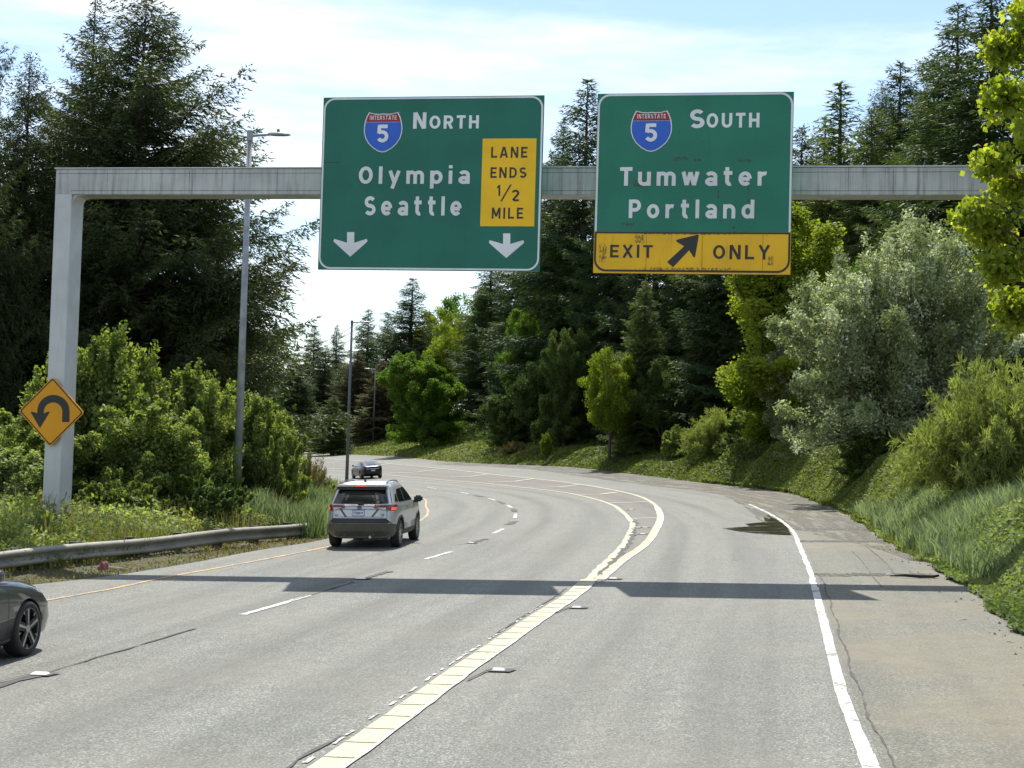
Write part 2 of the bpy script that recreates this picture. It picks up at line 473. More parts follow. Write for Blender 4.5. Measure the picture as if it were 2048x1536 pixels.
MT['green_worn'] = stained('worn green sign sheeting', (0.018, 0.18, 0.12), [(1.85, 2.53, 0.36, 0.09), (2.25, 2.5, 0.2, 0.05), (3.25, 2.48, 0.3, 0.06), (0.75, 1.08, 0.25, 0.08), (0.98, 1.98, 0.28, 0.15), (2.78, 1.15, 0.09, 0.07), (3.05, 1.02, 0.08, 0.06), (2.7, 1.7, 0.03, 0.25), (3.35, 1.8, 0.03, 0.7), (2.33, 2.9, 0.04, 0.05)], 0.35)
MT['amber'] = sign_mat('amber sign sheeting', (0.88, 0.52, 0.012), 0.08)
MT['amber_worn'] = stained('worn amber sign sheeting', (0.82, 0.465, 0.015), [(0.2, 0.45, 0.15, 0.35), (1.0, 0.75, 0.2, 0.2), (2.1, 0.1, 1.9, 0.06), (2.1, 0.88, 1.9, 0.05), (3.85, 0.3, 0.12, 0.2)], 0.4)
MT['amber_dark'] = sign_mat('warning sign amber', (0.72, 0.32, 0.01), 0.15)
MT['legend'] = sign_mat('white sign legend', (0.72, 0.73, 0.76), 0.05, (0.4, 0.4, 0.4))
MT['black'] = simple('black sign legend', (0.018, 0.018, 0.018), 0.5)
MT['blue'] = sign_mat('interstate blue', (0.03, 0.12, 0.55), 0.05)
MT['red'] = sign_mat('interstate red', (0.30, 0.03, 0.04), 0.05)
MT['alu'] = simple('sign back aluminium', (0.45, 0.46, 0.46), 0.5, 0.6)
MT['pole'] = simple('grey lamp post steel', (0.27, 0.29, 0.31), 0.5, 0.3, var=0.2)
MT['pole_dark'] = simple('dark lamp post steel', (0.12, 0.13, 0.14), 0.55, 0.2)
MT['lamp'] = simple('lamp housing', (0.36, 0.38, 0.40), 0.4, 0.3)
def rail_mat():
    M_ = Mat('dull guardrail steel'); q = M_.pos(); p = M_.pos((2, 2, 14))
    c = M_.mix(M_.rng(M_.noise(q, 1.1, 6, 0.65), 0.35, 0.65), (0.155, 0.145, 0.12), (0.25, 0.24, 0.205))
    c = M_.mix(M_.rng(M_.noise(q, 4, 6, 0.7), 0.55, 0.75, 0, 0.6), c, (0.12, 0.10, 0.075))
    M_.set('Base Color', c).set('Roughness', 0.65).set('Metallic', 0.1)
    return M_.m
MT['rail'] = rail_mat()
MT['post'] = simple('weathered timber post', (0.07, 0.055, 0.04), 0.9, var=0.35)
MT['bark'] = simple('bark', (0.075, 0.055, 0.04), 0.95, var=0.4, scale=6)
MT['bark_grey'] = simple('grey bark', (0.14, 0.125, 0.10), 0.9, var=0.35, scale=6)
MT['spruce'] = leafy('spruce needles', (0.028, 0.048, 0.022), (0.085, 0.108, 0.038), 0.26, (1.5, 1.5, 0.5), rough=0.6)
MT['fir'] = leafy('fir needles', (0.030, 0.058, 0.026), (0.085, 0.12, 0.038), 0.28, (1.4, 1.5, 0.6), rough=0.6)
MT['brown'] = leafy('browning needles', (0.07, 0.07, 0.03), (0.13, 0.12, 0.05), 0.25, (1.3, 1.2, 0.6), rough=0.7)
MT['young'] = leafy('young conifer needles', (0.055, 0.09, 0.03), (0.14, 0.18, 0.05), 0.35, rough=0.6)
MT['maple'] = leafy('maple leaves', (0.13, 0.19, 0.02), (0.31, 0.36, 0.05), 0.54, (1.35, 1.35, 0.4))
MT['mid'] = leafy('mid green leaves', (0.07, 0.14, 0.018), (0.18, 0.27, 0.035), 0.48, (1.4, 1.5, 0.4))
MT['dull'] = leafy('dull green leaves', (0.05, 0.085, 0.022), (0.13, 0.18, 0.045), 0.4)
MT['shrub'] = leafy('shrub leaves', (0.09, 0.14, 0.03), (0.36, 0.43, 0.15), 0.5, (1.35, 1.35, 0.45))
MT['silver'] = leafy('silvery leaves', (0.16, 0.20, 0.085), (0.46, 0.50, 0.31), 0.42, (1.1, 1.2, 0.65), ((0.68, 0.70, 0.62), 0.76))
MT['feather'] = leafy('feathery shoots', (0.11, 0.145, 0.04), (0.36, 0.39, 0.14), 0.45)
MT['ivy'] = leafy('bramble and ivy leaves', (0.065, 0.10, 0.022), (0.25, 0.29, 0.075), 0.42, (1.25, 1.3, 0.45))
MT['ivy_pale'] = leafy('pale bramble leaves', (0.085, 0.135, 0.04), (0.33, 0.38, 0.15), 0.45)
MT['grass'] = leafy('long grass', (0.085, 0.115, 0.03), (0.27, 0.28, 0.10), 0.4)
MT['grass_blue'] = leafy('blue green reed grass', (0.11, 0.155, 0.06), (0.36, 0.42, 0.25), 0.36, (1.1, 1.2, 0.7))
MT['dry'] = leafy('dry grass', (0.13, 0.11, 0.05), (0.28, 0.24, 0.11), 0.35)
MT['tyre'] = simple('tyre rubber', (0.022, 0.021, 0.02), 0.85, var=0.3)
MT['rim'] = simple('alloy rim', (0.42, 0.42, 0.41), 0.35, 0.8)
MT['rim_dark'] = simple('black alloy', (0.02, 0.02, 0.02), 0.4, 0.3)
MT['glass'] = simple('tinted car glass', (0.012, 0.015, 0.016), 0.06, 0.0, 0.6, coat=0.3)
MT['silver_paint'] = simple('silver car paint', (0.47, 0.475, 0.475), 0.34, 0.45, coat=0.6, var=0.03)
MT['dark_paint'] = simple('black car paint', (0.008, 0.008, 0.01), 0.3, 0.0, spec=0.35, coat=0.25, var=0.05)
MT['grey_paint'] = simple('dark grey car paint', (0.062, 0.064, 0.066), 0.3, 0.5, coat=0.9, var=0.05)
MT['plastic'] = simple('black car plastic', (0.025, 0.025, 0.026), 0.6)
MT['dusty_reflection'] = simple('dusty bumper plastic toned by road reflection', (0.085, 0.078, 0.06), 0.5)  # grey-brown puts the road's reflection into the dusty, faded plastic's colour
MT['tail_red'] = simple('red lamp lens', (0.20, 0.010, 0.010), 0.15, coat=0.5)
MT['tail_clear'] = simple('clear lamp lens', (0.55, 0.52, 0.48), 0.12, coat=0.6)
MT['tail_lit'] = simple('lit tail lamp', (0.8, 0.05, 0.04), 0.3, emit=((1, 0.07, 0.05, 1), 0.6))
MT['plate'] = simple('licence plate white', (0.62, 0.66, 0.70), 0.4)
MT['plate_blue'] = simple('licence plate blue', (0.03, 0.06, 0.16), 0.4)
MT['chrome'] = simple('chrome trim', (0.6, 0.6, 0.6), 0.12, 1.0)
MT['head_lens'] = simple('headlamp glass', (0.5, 0.5, 0.5), 0.08, coat=0.8)
MT['marker'] = simple('white road stud', (0.75, 0.74, 0.7), 0.35)
MT['rag'] = simple('faded red rag', (0.28, 0.10, 0.10), 0.9)
MT['rubber'] = simple('torn tyre rubber', (0.02, 0.02, 0.018), 0.85)
MT['wire'] = simple('overhead wire', (0.15, 0.16, 0.17), 0.6)
def water_mat():
    M_ = Mat('standing water'); p = M_.pos()
    M_.set('Base Color', (0.045, 0.04, 0.022)).set('Roughness', 0.10)
    M_.set('Alpha', M_.rng(M_.noise(M_.pos((0.9, 2.2, 1)), 1.3, 6, 0.65), 0.36, 0.52, 0.12, 0.92)).set('Specular IOR Level', 0.6)
    M_.bump(M_.noise(p, 3, 2), 0.03, 0.01)
    return M_.m
MT['water'] = water_mat()

# ------------------------------------------------------------------ ground, road and paint
ROWS = np.concatenate([np.arange(-30, 60, 1.0), np.arange(60, 130, 2.0), np.arange(130, 330, 4.0)])
def sheet(name, rows, left, right, cols, mat, dz, kind='structure', label=None, cat=None, uvref=None):
    V, UV = [], []
    for y in rows:
        x = np.linspace(float(left(y)), float(right(y)), cols)
        z = hroad(x, np.full(cols, y)) + dz
        V += [(p, y, q) for p, q in zip(x, z)]
        UV += [(float(p - gore(y)), y) for p in x]
    n = len(rows)
    Fq = [(i*cols + k, i*cols + k + 1, (i+1)*cols + k + 1, (i+1)*cols + k) for i in range(n - 1) for k in range(cols - 1)]
    return tag(link(name, np_mesh(name, V, Fq, mat, uv=UV, smooth=True)), label, cat, None, kind)
sheet('road', ROWS, lambda y: edge_l(y) - 0.15, lambda y: edge_r(y) + 0.1, 19, MT['road'], 0.0,
      label='pale worn asphalt highway curving away to the left', cat='road')
sheet('shoulder', ROWS, lambda y: white_edge(y) + 0.12, lambda y: edge_r(y) + 0.3, 7, MT['shoulder'], 0.004,
      label='dusty brown shoulder between white edge line and green bank', cat='road shoulder')
grow = np.concatenate([[29.5], np.arange(30, 60, 1.0), np.arange(60, 130, 2.0), np.arange(130, 330, 4.0)])
sheet('gore', grow, lambda y: gore(y) + 0.08, lambda y: np.maximum(gore_r(y) - 0.08, gore(y) + 0.1), 6, MT['goreroad'], 0.005,
      label='darker triangle of pavement between the ramp and the main lanes', cat='gore area')
def land():
    rows = np.concatenate([np.arange(-60, 0, 6.0), np.arange(0, 60, 1.0), np.arange(60, 130, 2.5), np.arange(130, 330, 6.0), np.arange(330, 1500, 90.0)])
    off = np.array([0, 0.4, 0.9, 1.5, 2.1, 2.8, 3.5, 4.2, 5, 6, 7, 8, 9.5, 11, 13, 15, 18, 22, 27, 34, 45, 60, 85, 130, 220, 400, 900])
    V = []
    for y in rows:
        xl = float(edge_l(min(y, 420))) - off[::-1]; xr = float(edge_r(min(y, 420))) + off
        x = np.concatenate([xl, [xl[-1] + 0.3, xr[0] - 0.3], xr])
        yy = np.full(len(x), y)
        z = hland(x, yy)
        k = len(off)
        z[k:k+2] = hroad(x[k:k+2], yy[:2]) - 0.25
        z[k-1] -= 0.02; z[k+2] -= 0.02
        V += list(zip(x, yy, z))
    c = 2 * len(off) + 2
    Fq = [(i*c + k, i*c + k + 1, (i+1)*c + k + 1, (i+1)*c + k) for i in range(len(rows) - 1) for k in range(c - 1)]
    tag(link('ground', np_mesh('ground', V, Fq, MT['land'], smooth=True)), 'earth banks on both sides of the road', 'ground', None, 'structure')
land()
rng = np.random.default_rng(4)
def ribbon_vf(path, w, dz, jag=0.0):          # path: list of (x, y); w: width or widths
    p = np.array(path, float)
    d = np.gradient(p, axis=0)
    d /= np.linalg.norm(d, axis=1)[:, None] + 1e-9
    nrm = np.stack([d[:, 1], -d[:, 0]], 1)
    w = np.broadcast_to(np.asarray(w, float), (len(p),))
    l = p - nrm * (w / 2 + rng.normal(0, jag, len(p)))[:, None]
    r = p + nrm * (w / 2 + rng.normal(0, jag, len(p)))[:, None]
    far = dz + 0.02 * sstep(50, 140, p[:, 1])
    V = [(x, y, z) for (x, y), z in zip(l, hroad(l[:, 0], l[:, 1]) + far)] + [(x, y, z) for (x, y), z in zip(r, hroad(r[:, 0], r[:, 1]) + far)]
    n = len(p)
    return V, [(i, i + n, i + 1 + n, i + 1) for i in range(n - 1)]
def along(c, y0, y1, step=None):
    ys = np.concatenate([np.arange(y0, min(y1, 60), 0.35), np.arange(max(y0, 60), y1, 1.0)]) if step is None else np.arange(y0, y1, step)
    ys = np.append(ys, y1)
    return list(zip(c(ys), ys))
def marking(name, pieces, mat, dz, label, cat='road marking'):
    b = MB()
    for path, w, jag in pieces:
        b.add(*ribbon_vf(path, w, dz, jag))
    return tag(b.build(name, mat, recalc=False), label, cat, None, 'structure')
marking('white_edge_line', [(along(white_edge, -10, 12.6), 0.15, 0.003), (along(white_edge, 12.6, 27), 0.13, 0.004), (along(white_edge, 27, 62), 0.11, 0.012)], MT['white_paint'], 0.009,
        'solid white line between the exit lane and the shoulder')
marking('yellow_edge_line', [(along(yellow, -10, 50), 0.105, 0.01), (along(yellow, 50, 230), 0.085, 0.006)], MT['yellow_paint'], 0.008, 'solid yellow line along the left edge of the road')
merge_y = float(gpoint(1175, 1160).y)
marking('gore_line', [(along(gore, -8, merge_y), 0.31, 0.004),
                      (along(gore, merge_y, 62), 0.17, 0.016), (along(gore, 62, 230), 0.15, 0.008),
                      ([(float(gore(y) + max(0.13, (gore_r(y) - gore(y)))), y) for y in np.arange(merge_y, 60, 0.4)], 0.22, 0.008),
                      (along(gore_r, 59.6, 230), 0.17, 0.008)],
        MT['cream_paint'], 0.010, 'broad cream line splitting around the gore')
wl = [(along(Curve([(float(gore(y) + 0.15), y) for y in np.arange(-8, merge_y + 1, 1.0)]), -8, merge_y), 0.04, 0.006)]
wl.append(([(float(gore(y) + max(0.13, (gore_r(y) - gore(y))) + 0.10), y) for y in np.arange(merge_y, 60, 0.4)], 0.07, 0.006))
marking('gore_line_trim', wl, MT['white_paint'], 0.014, 'narrow whiter stripe on the right side of the cream gore line')
b = MB()                                      # raised ribs across the cream line
y = 5.0
while y < 45:
    sl = float(gore.slope(y)); d = Vector((sl, 1)).normalized(); n = Vector((d.y, -d.x))
    c = Vector((float(gore(y)), y))
    if y > merge_y: c.x += max(0.13, float(gore_r(y) - gore(y)))
    hw = 0.15 if y < merge_y else 0.10
    p = [c - n*hw - d*0.02, c + n*hw - d*0.02 , c + n*hw + d*0.02, c - n*hw + d*0.02]
    zz = [float(hroad(q.x, q.y)) for q in p]
    b.add([(q.x, q.y, z + 0.012) for q, z in zip(p, zz)] + [(q.x, q.y, z + 0.0165) for q, z in zip(p, zz)],
          [(4, 5, 6, 7), (0, 1, 5, 4), (1, 2, 6, 5), (2, 3, 7, 6), (3, 0, 4, 7)])
    y += 0.62
tag(b.build('gore_line_ribs', MT['rib_paint'], recalc=False), 'raised ribs across the broad cream gore line', 'road marking', None, 'structure')
def pixline(pts, n=10):
    P_ = [gpoint(*p) for p in pts]
    o = []
    for i in range(len(P_) - 1):
        for k in range(n): o.append(tuple(P_[i].lerp(P_[i+1], k / n))[:2])
    o.append(tuple(P_[-1])[:2])
    return o
dash = [((485, 1230), (553, 1211), (620, 1191)), ((850, 1119), (902, 1104)), ((987, 1067), (1007, 1058)), ((1030, 1036), (1031, 1028)),
        ((1024, 1015.5), (1015, 1011)), ((990, 1000.6), (976, 996.7)), ((937, 988), (921, 985)), ((872, 978), (855, 975))]
marking('dashed_lane_line', [(pixline(d_), 0.12, 0.012) for d_ in dash], MT['white_paint'], 0.009, 'row of white dashes dividing the two left lanes')
chev = [((769, 947.5), (831, 945), (877, 939.5)), ((759, 931), (779, 928.5)), ((654, 927), (688, 922.5)), ((900, 955), (939, 954), (976, 949)),
        ((974, 965), (1029, 963.5), (1066, 958)), ((1056, 975.6), (1119, 974.5), (1158, 970)), ((1150, 990), (1200, 989), (1236, 985)),
        ((1218, 1006.5), (1295, 1004)), ((1265, 1037.7), (1314, 1036.4)), ((645, 938.5), (690, 937))]
marking('gore_stripes', [(pixline(c_), [0.3], 0.02) if i != 8 else (pixline(c_), [0.22], 0.01) for i, c_ in enumerate(chev)], MT['thin_paint'], 0.016,
        'thin cream cross stripes inside the gore')
cr = [(along(dashes_c, 3, 11.5), 0.03, 0.012), (along(dashes_c, 11.5, 16.8), 0.15, 0.02), (along(dashes_c, 16.8, 21), 0.035, 0.014),
      (along(dashes_c, 24.5, 28), 0.03, 0.012), (pixline([(724, 1159), (778, 1143)]), 0.16, 0.03), (pixline([(942, 1086), (972, 1078)]), 0.16, 0.03),
      (pixline([(1016, 1050), (1027, 1043)]), 0.2, 0.04), (pixline([(1030, 1024), (1026, 1018)]), 0.2, 0.03), (pixline([(1008, 1008), (996, 1003)]), 0.2, 0.04),
      (pixline([(966, 994), (950, 991)]), 0.2, 0.04), ([(float(gore(y) - 0.30 - 0.03 * math.sin(y * 1.7)), y) for y in np.arange(6.6, 13.5, 0.25)], 0.03, 0.014),
      ([(float(gore(y) - 0.26), y) for y in np.arange(20, 27, 0.25)], 0.028, 0.012),
      ([(float(white_edge(y) + 0.19 + 0.02 * math.sin(y * 2.1)), y) for y in np.arange(3, 30, 0.2)], 0.018, 0.009),
      ([(float(gore(y) + 0.14), y) for y in np.arange(29.5, 50, 0.4)], 0.10, 0.05),
      ([(float(white_edge(y) + 1.25 + 0.02 * math.sin(y * 0.8)), y) for y in np.arange(27, 36, 0.4)], 0.012, 0.008),
      ([(float(white_edge(y) + 1.75 + 0.02 * math.sin(y * 0.8)), y) for y in np.arange(29, 38, 0.4)], 0.014, 0.01)]
marking('pavement_cracks', cr, MT['crack'], 0.0115, 'dark tarred cracks along the lane seams', 'road crack')
def mud_mat():
    M_ = Mat('dried mud'); uv = M_.pos((1.6, 0.12, 1), 'UV'); p = M_.pos()
    M_.set('Base Color', M_.mix(M_.rng(M_.noise(p, 7, 6, 0.7), 0.3, 0.7), (0.055, 0.05, 0.038), (0.13, 0.12, 0.09))).set('Roughness', 0.8)
    k = M_.math('ADD', M_.math('MULTIPLY', M_.noise(uv, 1.6, 7, 0.7), 0.75), M_.math('MULTIPLY', M_.noise(p, 3, 6, 0.75), 0.25))
    M_.set('Alpha', M_.rng(k, 0.43, 0.58, 0, 0.85))
    return M_.m
MT['mud'] = mud_mat()
sheet('mud', np.arange(33, 135, 1.0), lambda y: edge_r(y) - 0.3 - 3.2 * float(sstep(33, 52, y)) * (1 - 0.3 * float(sstep(90, 135, y))), lambda y: edge_r(y) + 0.2, 6, MT['mud'], 0.0075,
      label='streaks of dried mud on the far shoulder below the ivy', cat='mud')
wp = []
for y in np.arange(9.2, 24, 0.38):            # flaked remains of an older white line
    if rng.random() < 0.6: wp.append(([(float(gore(y + k) - 0.24), y + k) for k in np.linspace(0, rng.uniform(0.1, 0.34), 4)], 0.03, 0.006))
marking('old_line_flakes', wp, MT['white_paint'], 0.0105, 'flaked white paint left beside the cream gore line')
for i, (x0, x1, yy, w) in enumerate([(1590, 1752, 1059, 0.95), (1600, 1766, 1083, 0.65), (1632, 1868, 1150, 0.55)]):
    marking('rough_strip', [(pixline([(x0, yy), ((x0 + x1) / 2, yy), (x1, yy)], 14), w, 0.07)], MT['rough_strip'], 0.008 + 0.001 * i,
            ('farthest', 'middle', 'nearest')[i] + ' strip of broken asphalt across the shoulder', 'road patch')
pp = [(1445, 1057), (1480, 1064), (1530, 1069), (1583, 1071), (1574, 1054), (1558, 1042), (1543, 1034), (1535, 1029), (1527, 1034), (1530, 1044), (1490, 1048), (1500, 1053)]
P_ = [gpoint(*p) for p in pp]
b = MB().add([(p.x, p.y, float(hroad(p.x, p.y)) + 0.007) for p in P_], [tuple(range(len(P_)))])
tag(b.build('puddle', MT['water'], recalc=False), 'shallow dark puddle lying across the white edge line', 'puddle', None, 'structure')

# road studs in their dark slots
stud_spots = [(80, 1351, 'white stud on the lane seam nearest the camera at far left'), (722, 1159, 'white stud at the tar patch under the gantry shadow'),
              (942, 1087, 'white stud at the tar patch between the lane dashes beyond the car'), (997, 1343, 'white stud in the exit lane nearest the camera beside the cream line'),
              (1153, 1217, 'white stud beside the cream line just before the gantry shadow'), (1226, 1159, 'white stud beside the cream line within the gantry shadow'),
              (1285, 1069, 'white stud inside the near tip of the gore'), (1290, 1056, 'white stud at the right in the gore beyond the tip'),
              (1276, 1056, 'white stud at the left in the gore beyond the tip'), (1262, 1020, 'white stud in the gore between its cross stripes')]
sb = MB().add([(-.075, -.05, 0), (.075, -.05, 0), (.075, .05, 0), (-.075, .05, 0), (-.06, -.03, .02), (.06, -.03, .02), (.06, .03, .02), (-.06, .03, .02)],
              [(4, 5, 6, 7), (0, 1, 5, 4), (1, 2, 6, 5), (2, 3, 7, 6), (3, 0, 4, 7)])
slot = MB().add([(-.15, -.09, 0), (.15, -.09, 0), (.2, .14, 0), (-.09, .14, 0), (-.2, -.75, 0), (-.23, -.74, 0)], [(0, 1, 2, 3), (5, 4, 0, 3)])
stud_me = slot_me = None
for i, (px, py, lab) in enumerate(stud_spots):
    p = gpoint(px, py)
    e = empty('road_stud', (p.x, p.y, p.z + 0.017), -math.atan(float(gore.slope(p.y))), lab, 'road stud', 'white studs set in the road')
    e.rotation_euler.y = -ROLL
    if i == 0:
        o = sb.build('stud', MT['marker'], e, recalc=False); q = slot.build('slot', MT['crack'], e, recalc=False); stud_me, slot_me = o.data, q.data
    else:
        o = link('stud', stud_me, e); q = link('slot', slot_me, e)
    q.location.z = 0.0; o.location.z = 0.002
    if px < 900: o.scale = (1.3, 1.3, 1)

# ------------------------------------------------------------------ gantry and its signs
G0 = at(128, 900, 34.9); 
GX = Vector((math.cos(R(-9.2)), math.sin(R(-9.2)), 0))      # along the beam, right end nearer
GY = Vector((-GX.y, GX.x, 0))                               # away from the camera
YAW = R(-9.2)
def plane_hit(px, py, off):                                 # photo pixel -> (along beam, height) on a plane parallel to the beam
    o = G0 + GY * off
    d = ray(px, py)
    t = (o - CAM).dot(GY) / d.dot(GY)
    p = CAM + d * t
    return ((p - G0).dot(GX), p.z)
BEAM_F, SIGN_F = -0.32, -1.15
xa, z_top = plane_hit(112, 341, BEAM_F); _, z_bot = plane_hit(300, 389, BEAM_F)
xb, z_top2 = plane_hit(1960, 330, BEAM_F)
z_top = (z_top + z_top2) / 2
xL0 = xa
gz = float(hland(G0.x, G0.y))
gant = empty('sign_gantry', (G0.x, G0.y, gz - 0.1), YAW, 'grey steel gantry beam spanning the road with one square column at left', 'sign gantry')
zb, zt = z_bot - gz + 0.1, z_top - gz + 0.1
CW = 0.43
b = MB().box(xL0, xL0 + CW, -0.32, 0.34, 0, zb + 0.02)
b.build('column', MT['column'], gant, bevel=0.03)
xEnd = xL0 + 26.5
b = MB().prism([(xL0, zb), (xL0, zt), (xEnd, zt), (xEnd, zb)], -0.318, 0.338)
b.build('beam', MT['beam'], gant, bevel=0.02)
b = MB().box(xL0 - 0.03, xEnd, -0.345, 0.36, zt + 0.002, zt + 0.03)
b.build('cap_plate', MT['column'], gant)
b = MB()
b.box(xL0 + 0.05, xEnd, -0.323, -0.319, zt - 0.115, zt - 0.108); b.box(xL0 + 0.4, xEnd, -0.323, -0.319, zb + 0.09, zb + 0.097)
for q in (3.4, 8.9, 14.1, 19.7, 22.5): b.box(xL0 + q, xL0 + q + 0.008, -0.323, -0.319, zb + 0.03, zt - 0.04)
b.build('weld_seam', MT['plastic'], gant)
b = MB().prism([(xL0 + CW, zb + 0.002), (xL0 + CW, zb - 0.16), (xL0 + CW + 0.1, zb - 0.03), (xL0 + CW + 0.32, zb + 0.002)], -0.25, 0.27)
b.build('gusset', MT['column'], gant)
xr_ = xEnd - CW
hr = float(hland(*(G0 + GX * xr_).xy)) - gz + 0.1
MB().box(xr_, xr_ + CW, -0.32, 0.34, hr - 0.4, zb + 0.02).build('column', MT['column'], gant, bevel=0.03)
b = MB()                                                    # scribbled tag near the column foot
for pts in ([(0.20, 0.75), (0.30, 0.83), (0.34, 0.95), (0.30, 0.90)], [(0.21, 0.30), (0.33, 0.62), (0.24, 0.55), (0.38, 0.40), (0.27, 0.22), (0.40, 0.12)], [(0.22, 0.45), (0.38, 0.58), (0.33, 0.3), (0.40, 0.26)]):
    b.tube([(xL0 + CW + 0.004, -0.3 + x, z) for x, z in pts], 0.008, 5)
b.build('graffiti', MT['black'], gant)

def text_mesh(s, weight=0.0, spacing=1.0):
    cu = bpy.data.curves.new('lettering', 'FONT')
    cu.body = s; cu.offset = weight; cu.space_character = spacing; cu.resolution_u = 6
    ob = bpy.data.objects.new('lettering', cu); COL.objects.link(ob)
    dg = bpy.context.evaluated_depsgraph_get()
    me = bpy.data.meshes.new_from_object(ob.evaluated_get(dg), depsgraph=dg)
    bpy.data.objects.remove(ob); bpy.data.curves.remove(cu)
    return me
def arc(cx, cy, rx, ry, a0, a1, n=14):
    return [(cx + rx * math.cos(R(a0 + (a1 - a0) * k / n)), cy + ry * math.sin(R(a0 + (a1 - a0) * k / n))) for k in range(n + 1)]
def oval(cx, cy, rx, ry): return arc(cx, cy, rx, ry, 0, 360, 28)
GL = {                                        # highway sign alphabet: width and stroke centre lines, capital height 1
 'N': (.72, [[(.1, 0), (.1, 1)], [(.62, 0), (.62, 1)], [(.12, .99), (.60, .01)]]), 'O': (.78, [oval(.39, .5, .29, .4)]), 'T': (.64, [[(0, .905), (.64, .905)], [(.32, 0), (.32, .85)]]),
 'R': (.68, [[(.1, 0), (.1, 1)], [(.15, .905), (.36, .905)] + arc(.36, .68, .21, .225, 90, -90) + [(.15, .455)], [(.36, .42), (.58, 0)]]), 'H': (.70, [[(.1, 0), (.1, 1)], [(.6, 0), (.6, 1)], [(.15, .5), (.55, .5)]]),
 'S': (.66, [arc(.33, .70, .23, .205, 30, 270) + arc(.33, .295, .24, .2, 90, -150)[1:]]), 'U': (.70, [[(.1, 1), (.1, .35)] + arc(.35, .35, .25, .255, 180, 360) + [(.6, 1)]]),
 'L': (.58, [[(.1, 0), (.1, 1)], [(.15, .095), (.58, .095)]]), 'A': (.78, [[(.09, 0), (.36, 1)], [(.69, 0), (.42, 1)], [(.22, .28), (.56, .28)]]), 'E': (.60, [[(.1, 0), (.1, 1)], [(.15, .905), (.6, .905)], [(.15, .5), (.54, .5)], [(.15, .095), (.6, .095)]]),
 'D': (.72, [[(.1, 0), (.1, 1)], [(.15, .905), (.32, .905)] + arc(.32, .5, .30, .405, 90, -90) + [(.15, .095)]]), 'M': (.84, [[(.1, 0), (.1, 1)], [(.74, 0), (.74, 1)], [(.12, .98), (.42, .22)], [(.72, .98), (.42, .22)]]), 'I': (.2, [[(.1, 0), (.1, 1)]]),
 'X': (.72, [[(.09, 0), (.63, 1)], [(.63, 0), (.09, 1)]]), 'Y': (.74, [[(.09, 1), (.37, .45)], [(.65, 1), (.37, .45)], [(.37, 0), (.37, .5)]]), 'P': (.66, [[(.1, 0), (.1, 1)], [(.15, .905), (.36, .905)] + arc(.36, .675, .21, .23, 90, -90) + [(.15, .445)]]),
 '5': (.66, [[(.60, .905), (.15, .905)], [(.15, .99), (.12, .50)], [(.12, .54), (.22, .60)] + arc(.32, .34, .24, .245, 95, -150)]), '2': (.64, [arc(.32, .70, .22, .205, 165, -20) + [(.14, .12), (.20, .095), (.6, .095)]]),
 'l': (.2, [[(.1, 0), (.1, 1)]]), 'y': (.66, [[(.09, .75), (.34, .06)], [(.58, .75), (.22, -.27)]]), 'p': (.68, [[(.1, -.27), (.1, .75)], oval(.35, .375, .235, .285)]), 'i': (.2, [[(.1, 0), (.1, .75)], [(.1, .88), (.1, 1.06)]]),
 'm': (.98, [[(.1, 0), (.1, .75)], arc(.295, .47, .195, .19, 170, 0) + [(.49, 0)], arc(.685, .47, .195, .19, 170, 0) + [(.88, 0)]]), 'a': (.62, [[(.52, 0), (.52, .5)] + arc(.31, .5, .21, .165, 0, 155), oval(.30, .215, .20, .13)]),
 'e': (.66, [arc(.33, .375, .235, .285, 0, 318, 24), [(.12, .36), (.565, .36)]]), 't': (.48, [[(.2, .99), (.2, .25)] + arc(.34, .25, .14, .16, 180, 290), [(.02, .68), (.46, .68)]]), 'u': (.66, [[(.1, .75), (.1, .27)] + arc(.33, .27, .23, .18, 180, 350), [(.56, 0), (.56, .75)]]),
 'w': (.90, [[(.09, .75), (.26, .03)], [(.45, .72), (.26, .03)], [(.45, .72), (.64, .03)], [(.81, .75), (.64, .03)]]), 'r': (.48, [[(.1, 0), (.1, .75)], arc(.36, .40, .26, .25, 175, 72)]), 'o': (.68, [oval(.34, .375, .24, .285)]),
 'n': (.66, [[(.1, 0), (.1, .75)], arc(.33, .43, .23, .23, 175, 0) + [(.56, 0)]]), 'd': (.68, [[(.58, 0), (.58, 1)], oval(.33, .375, .235, .285)])}
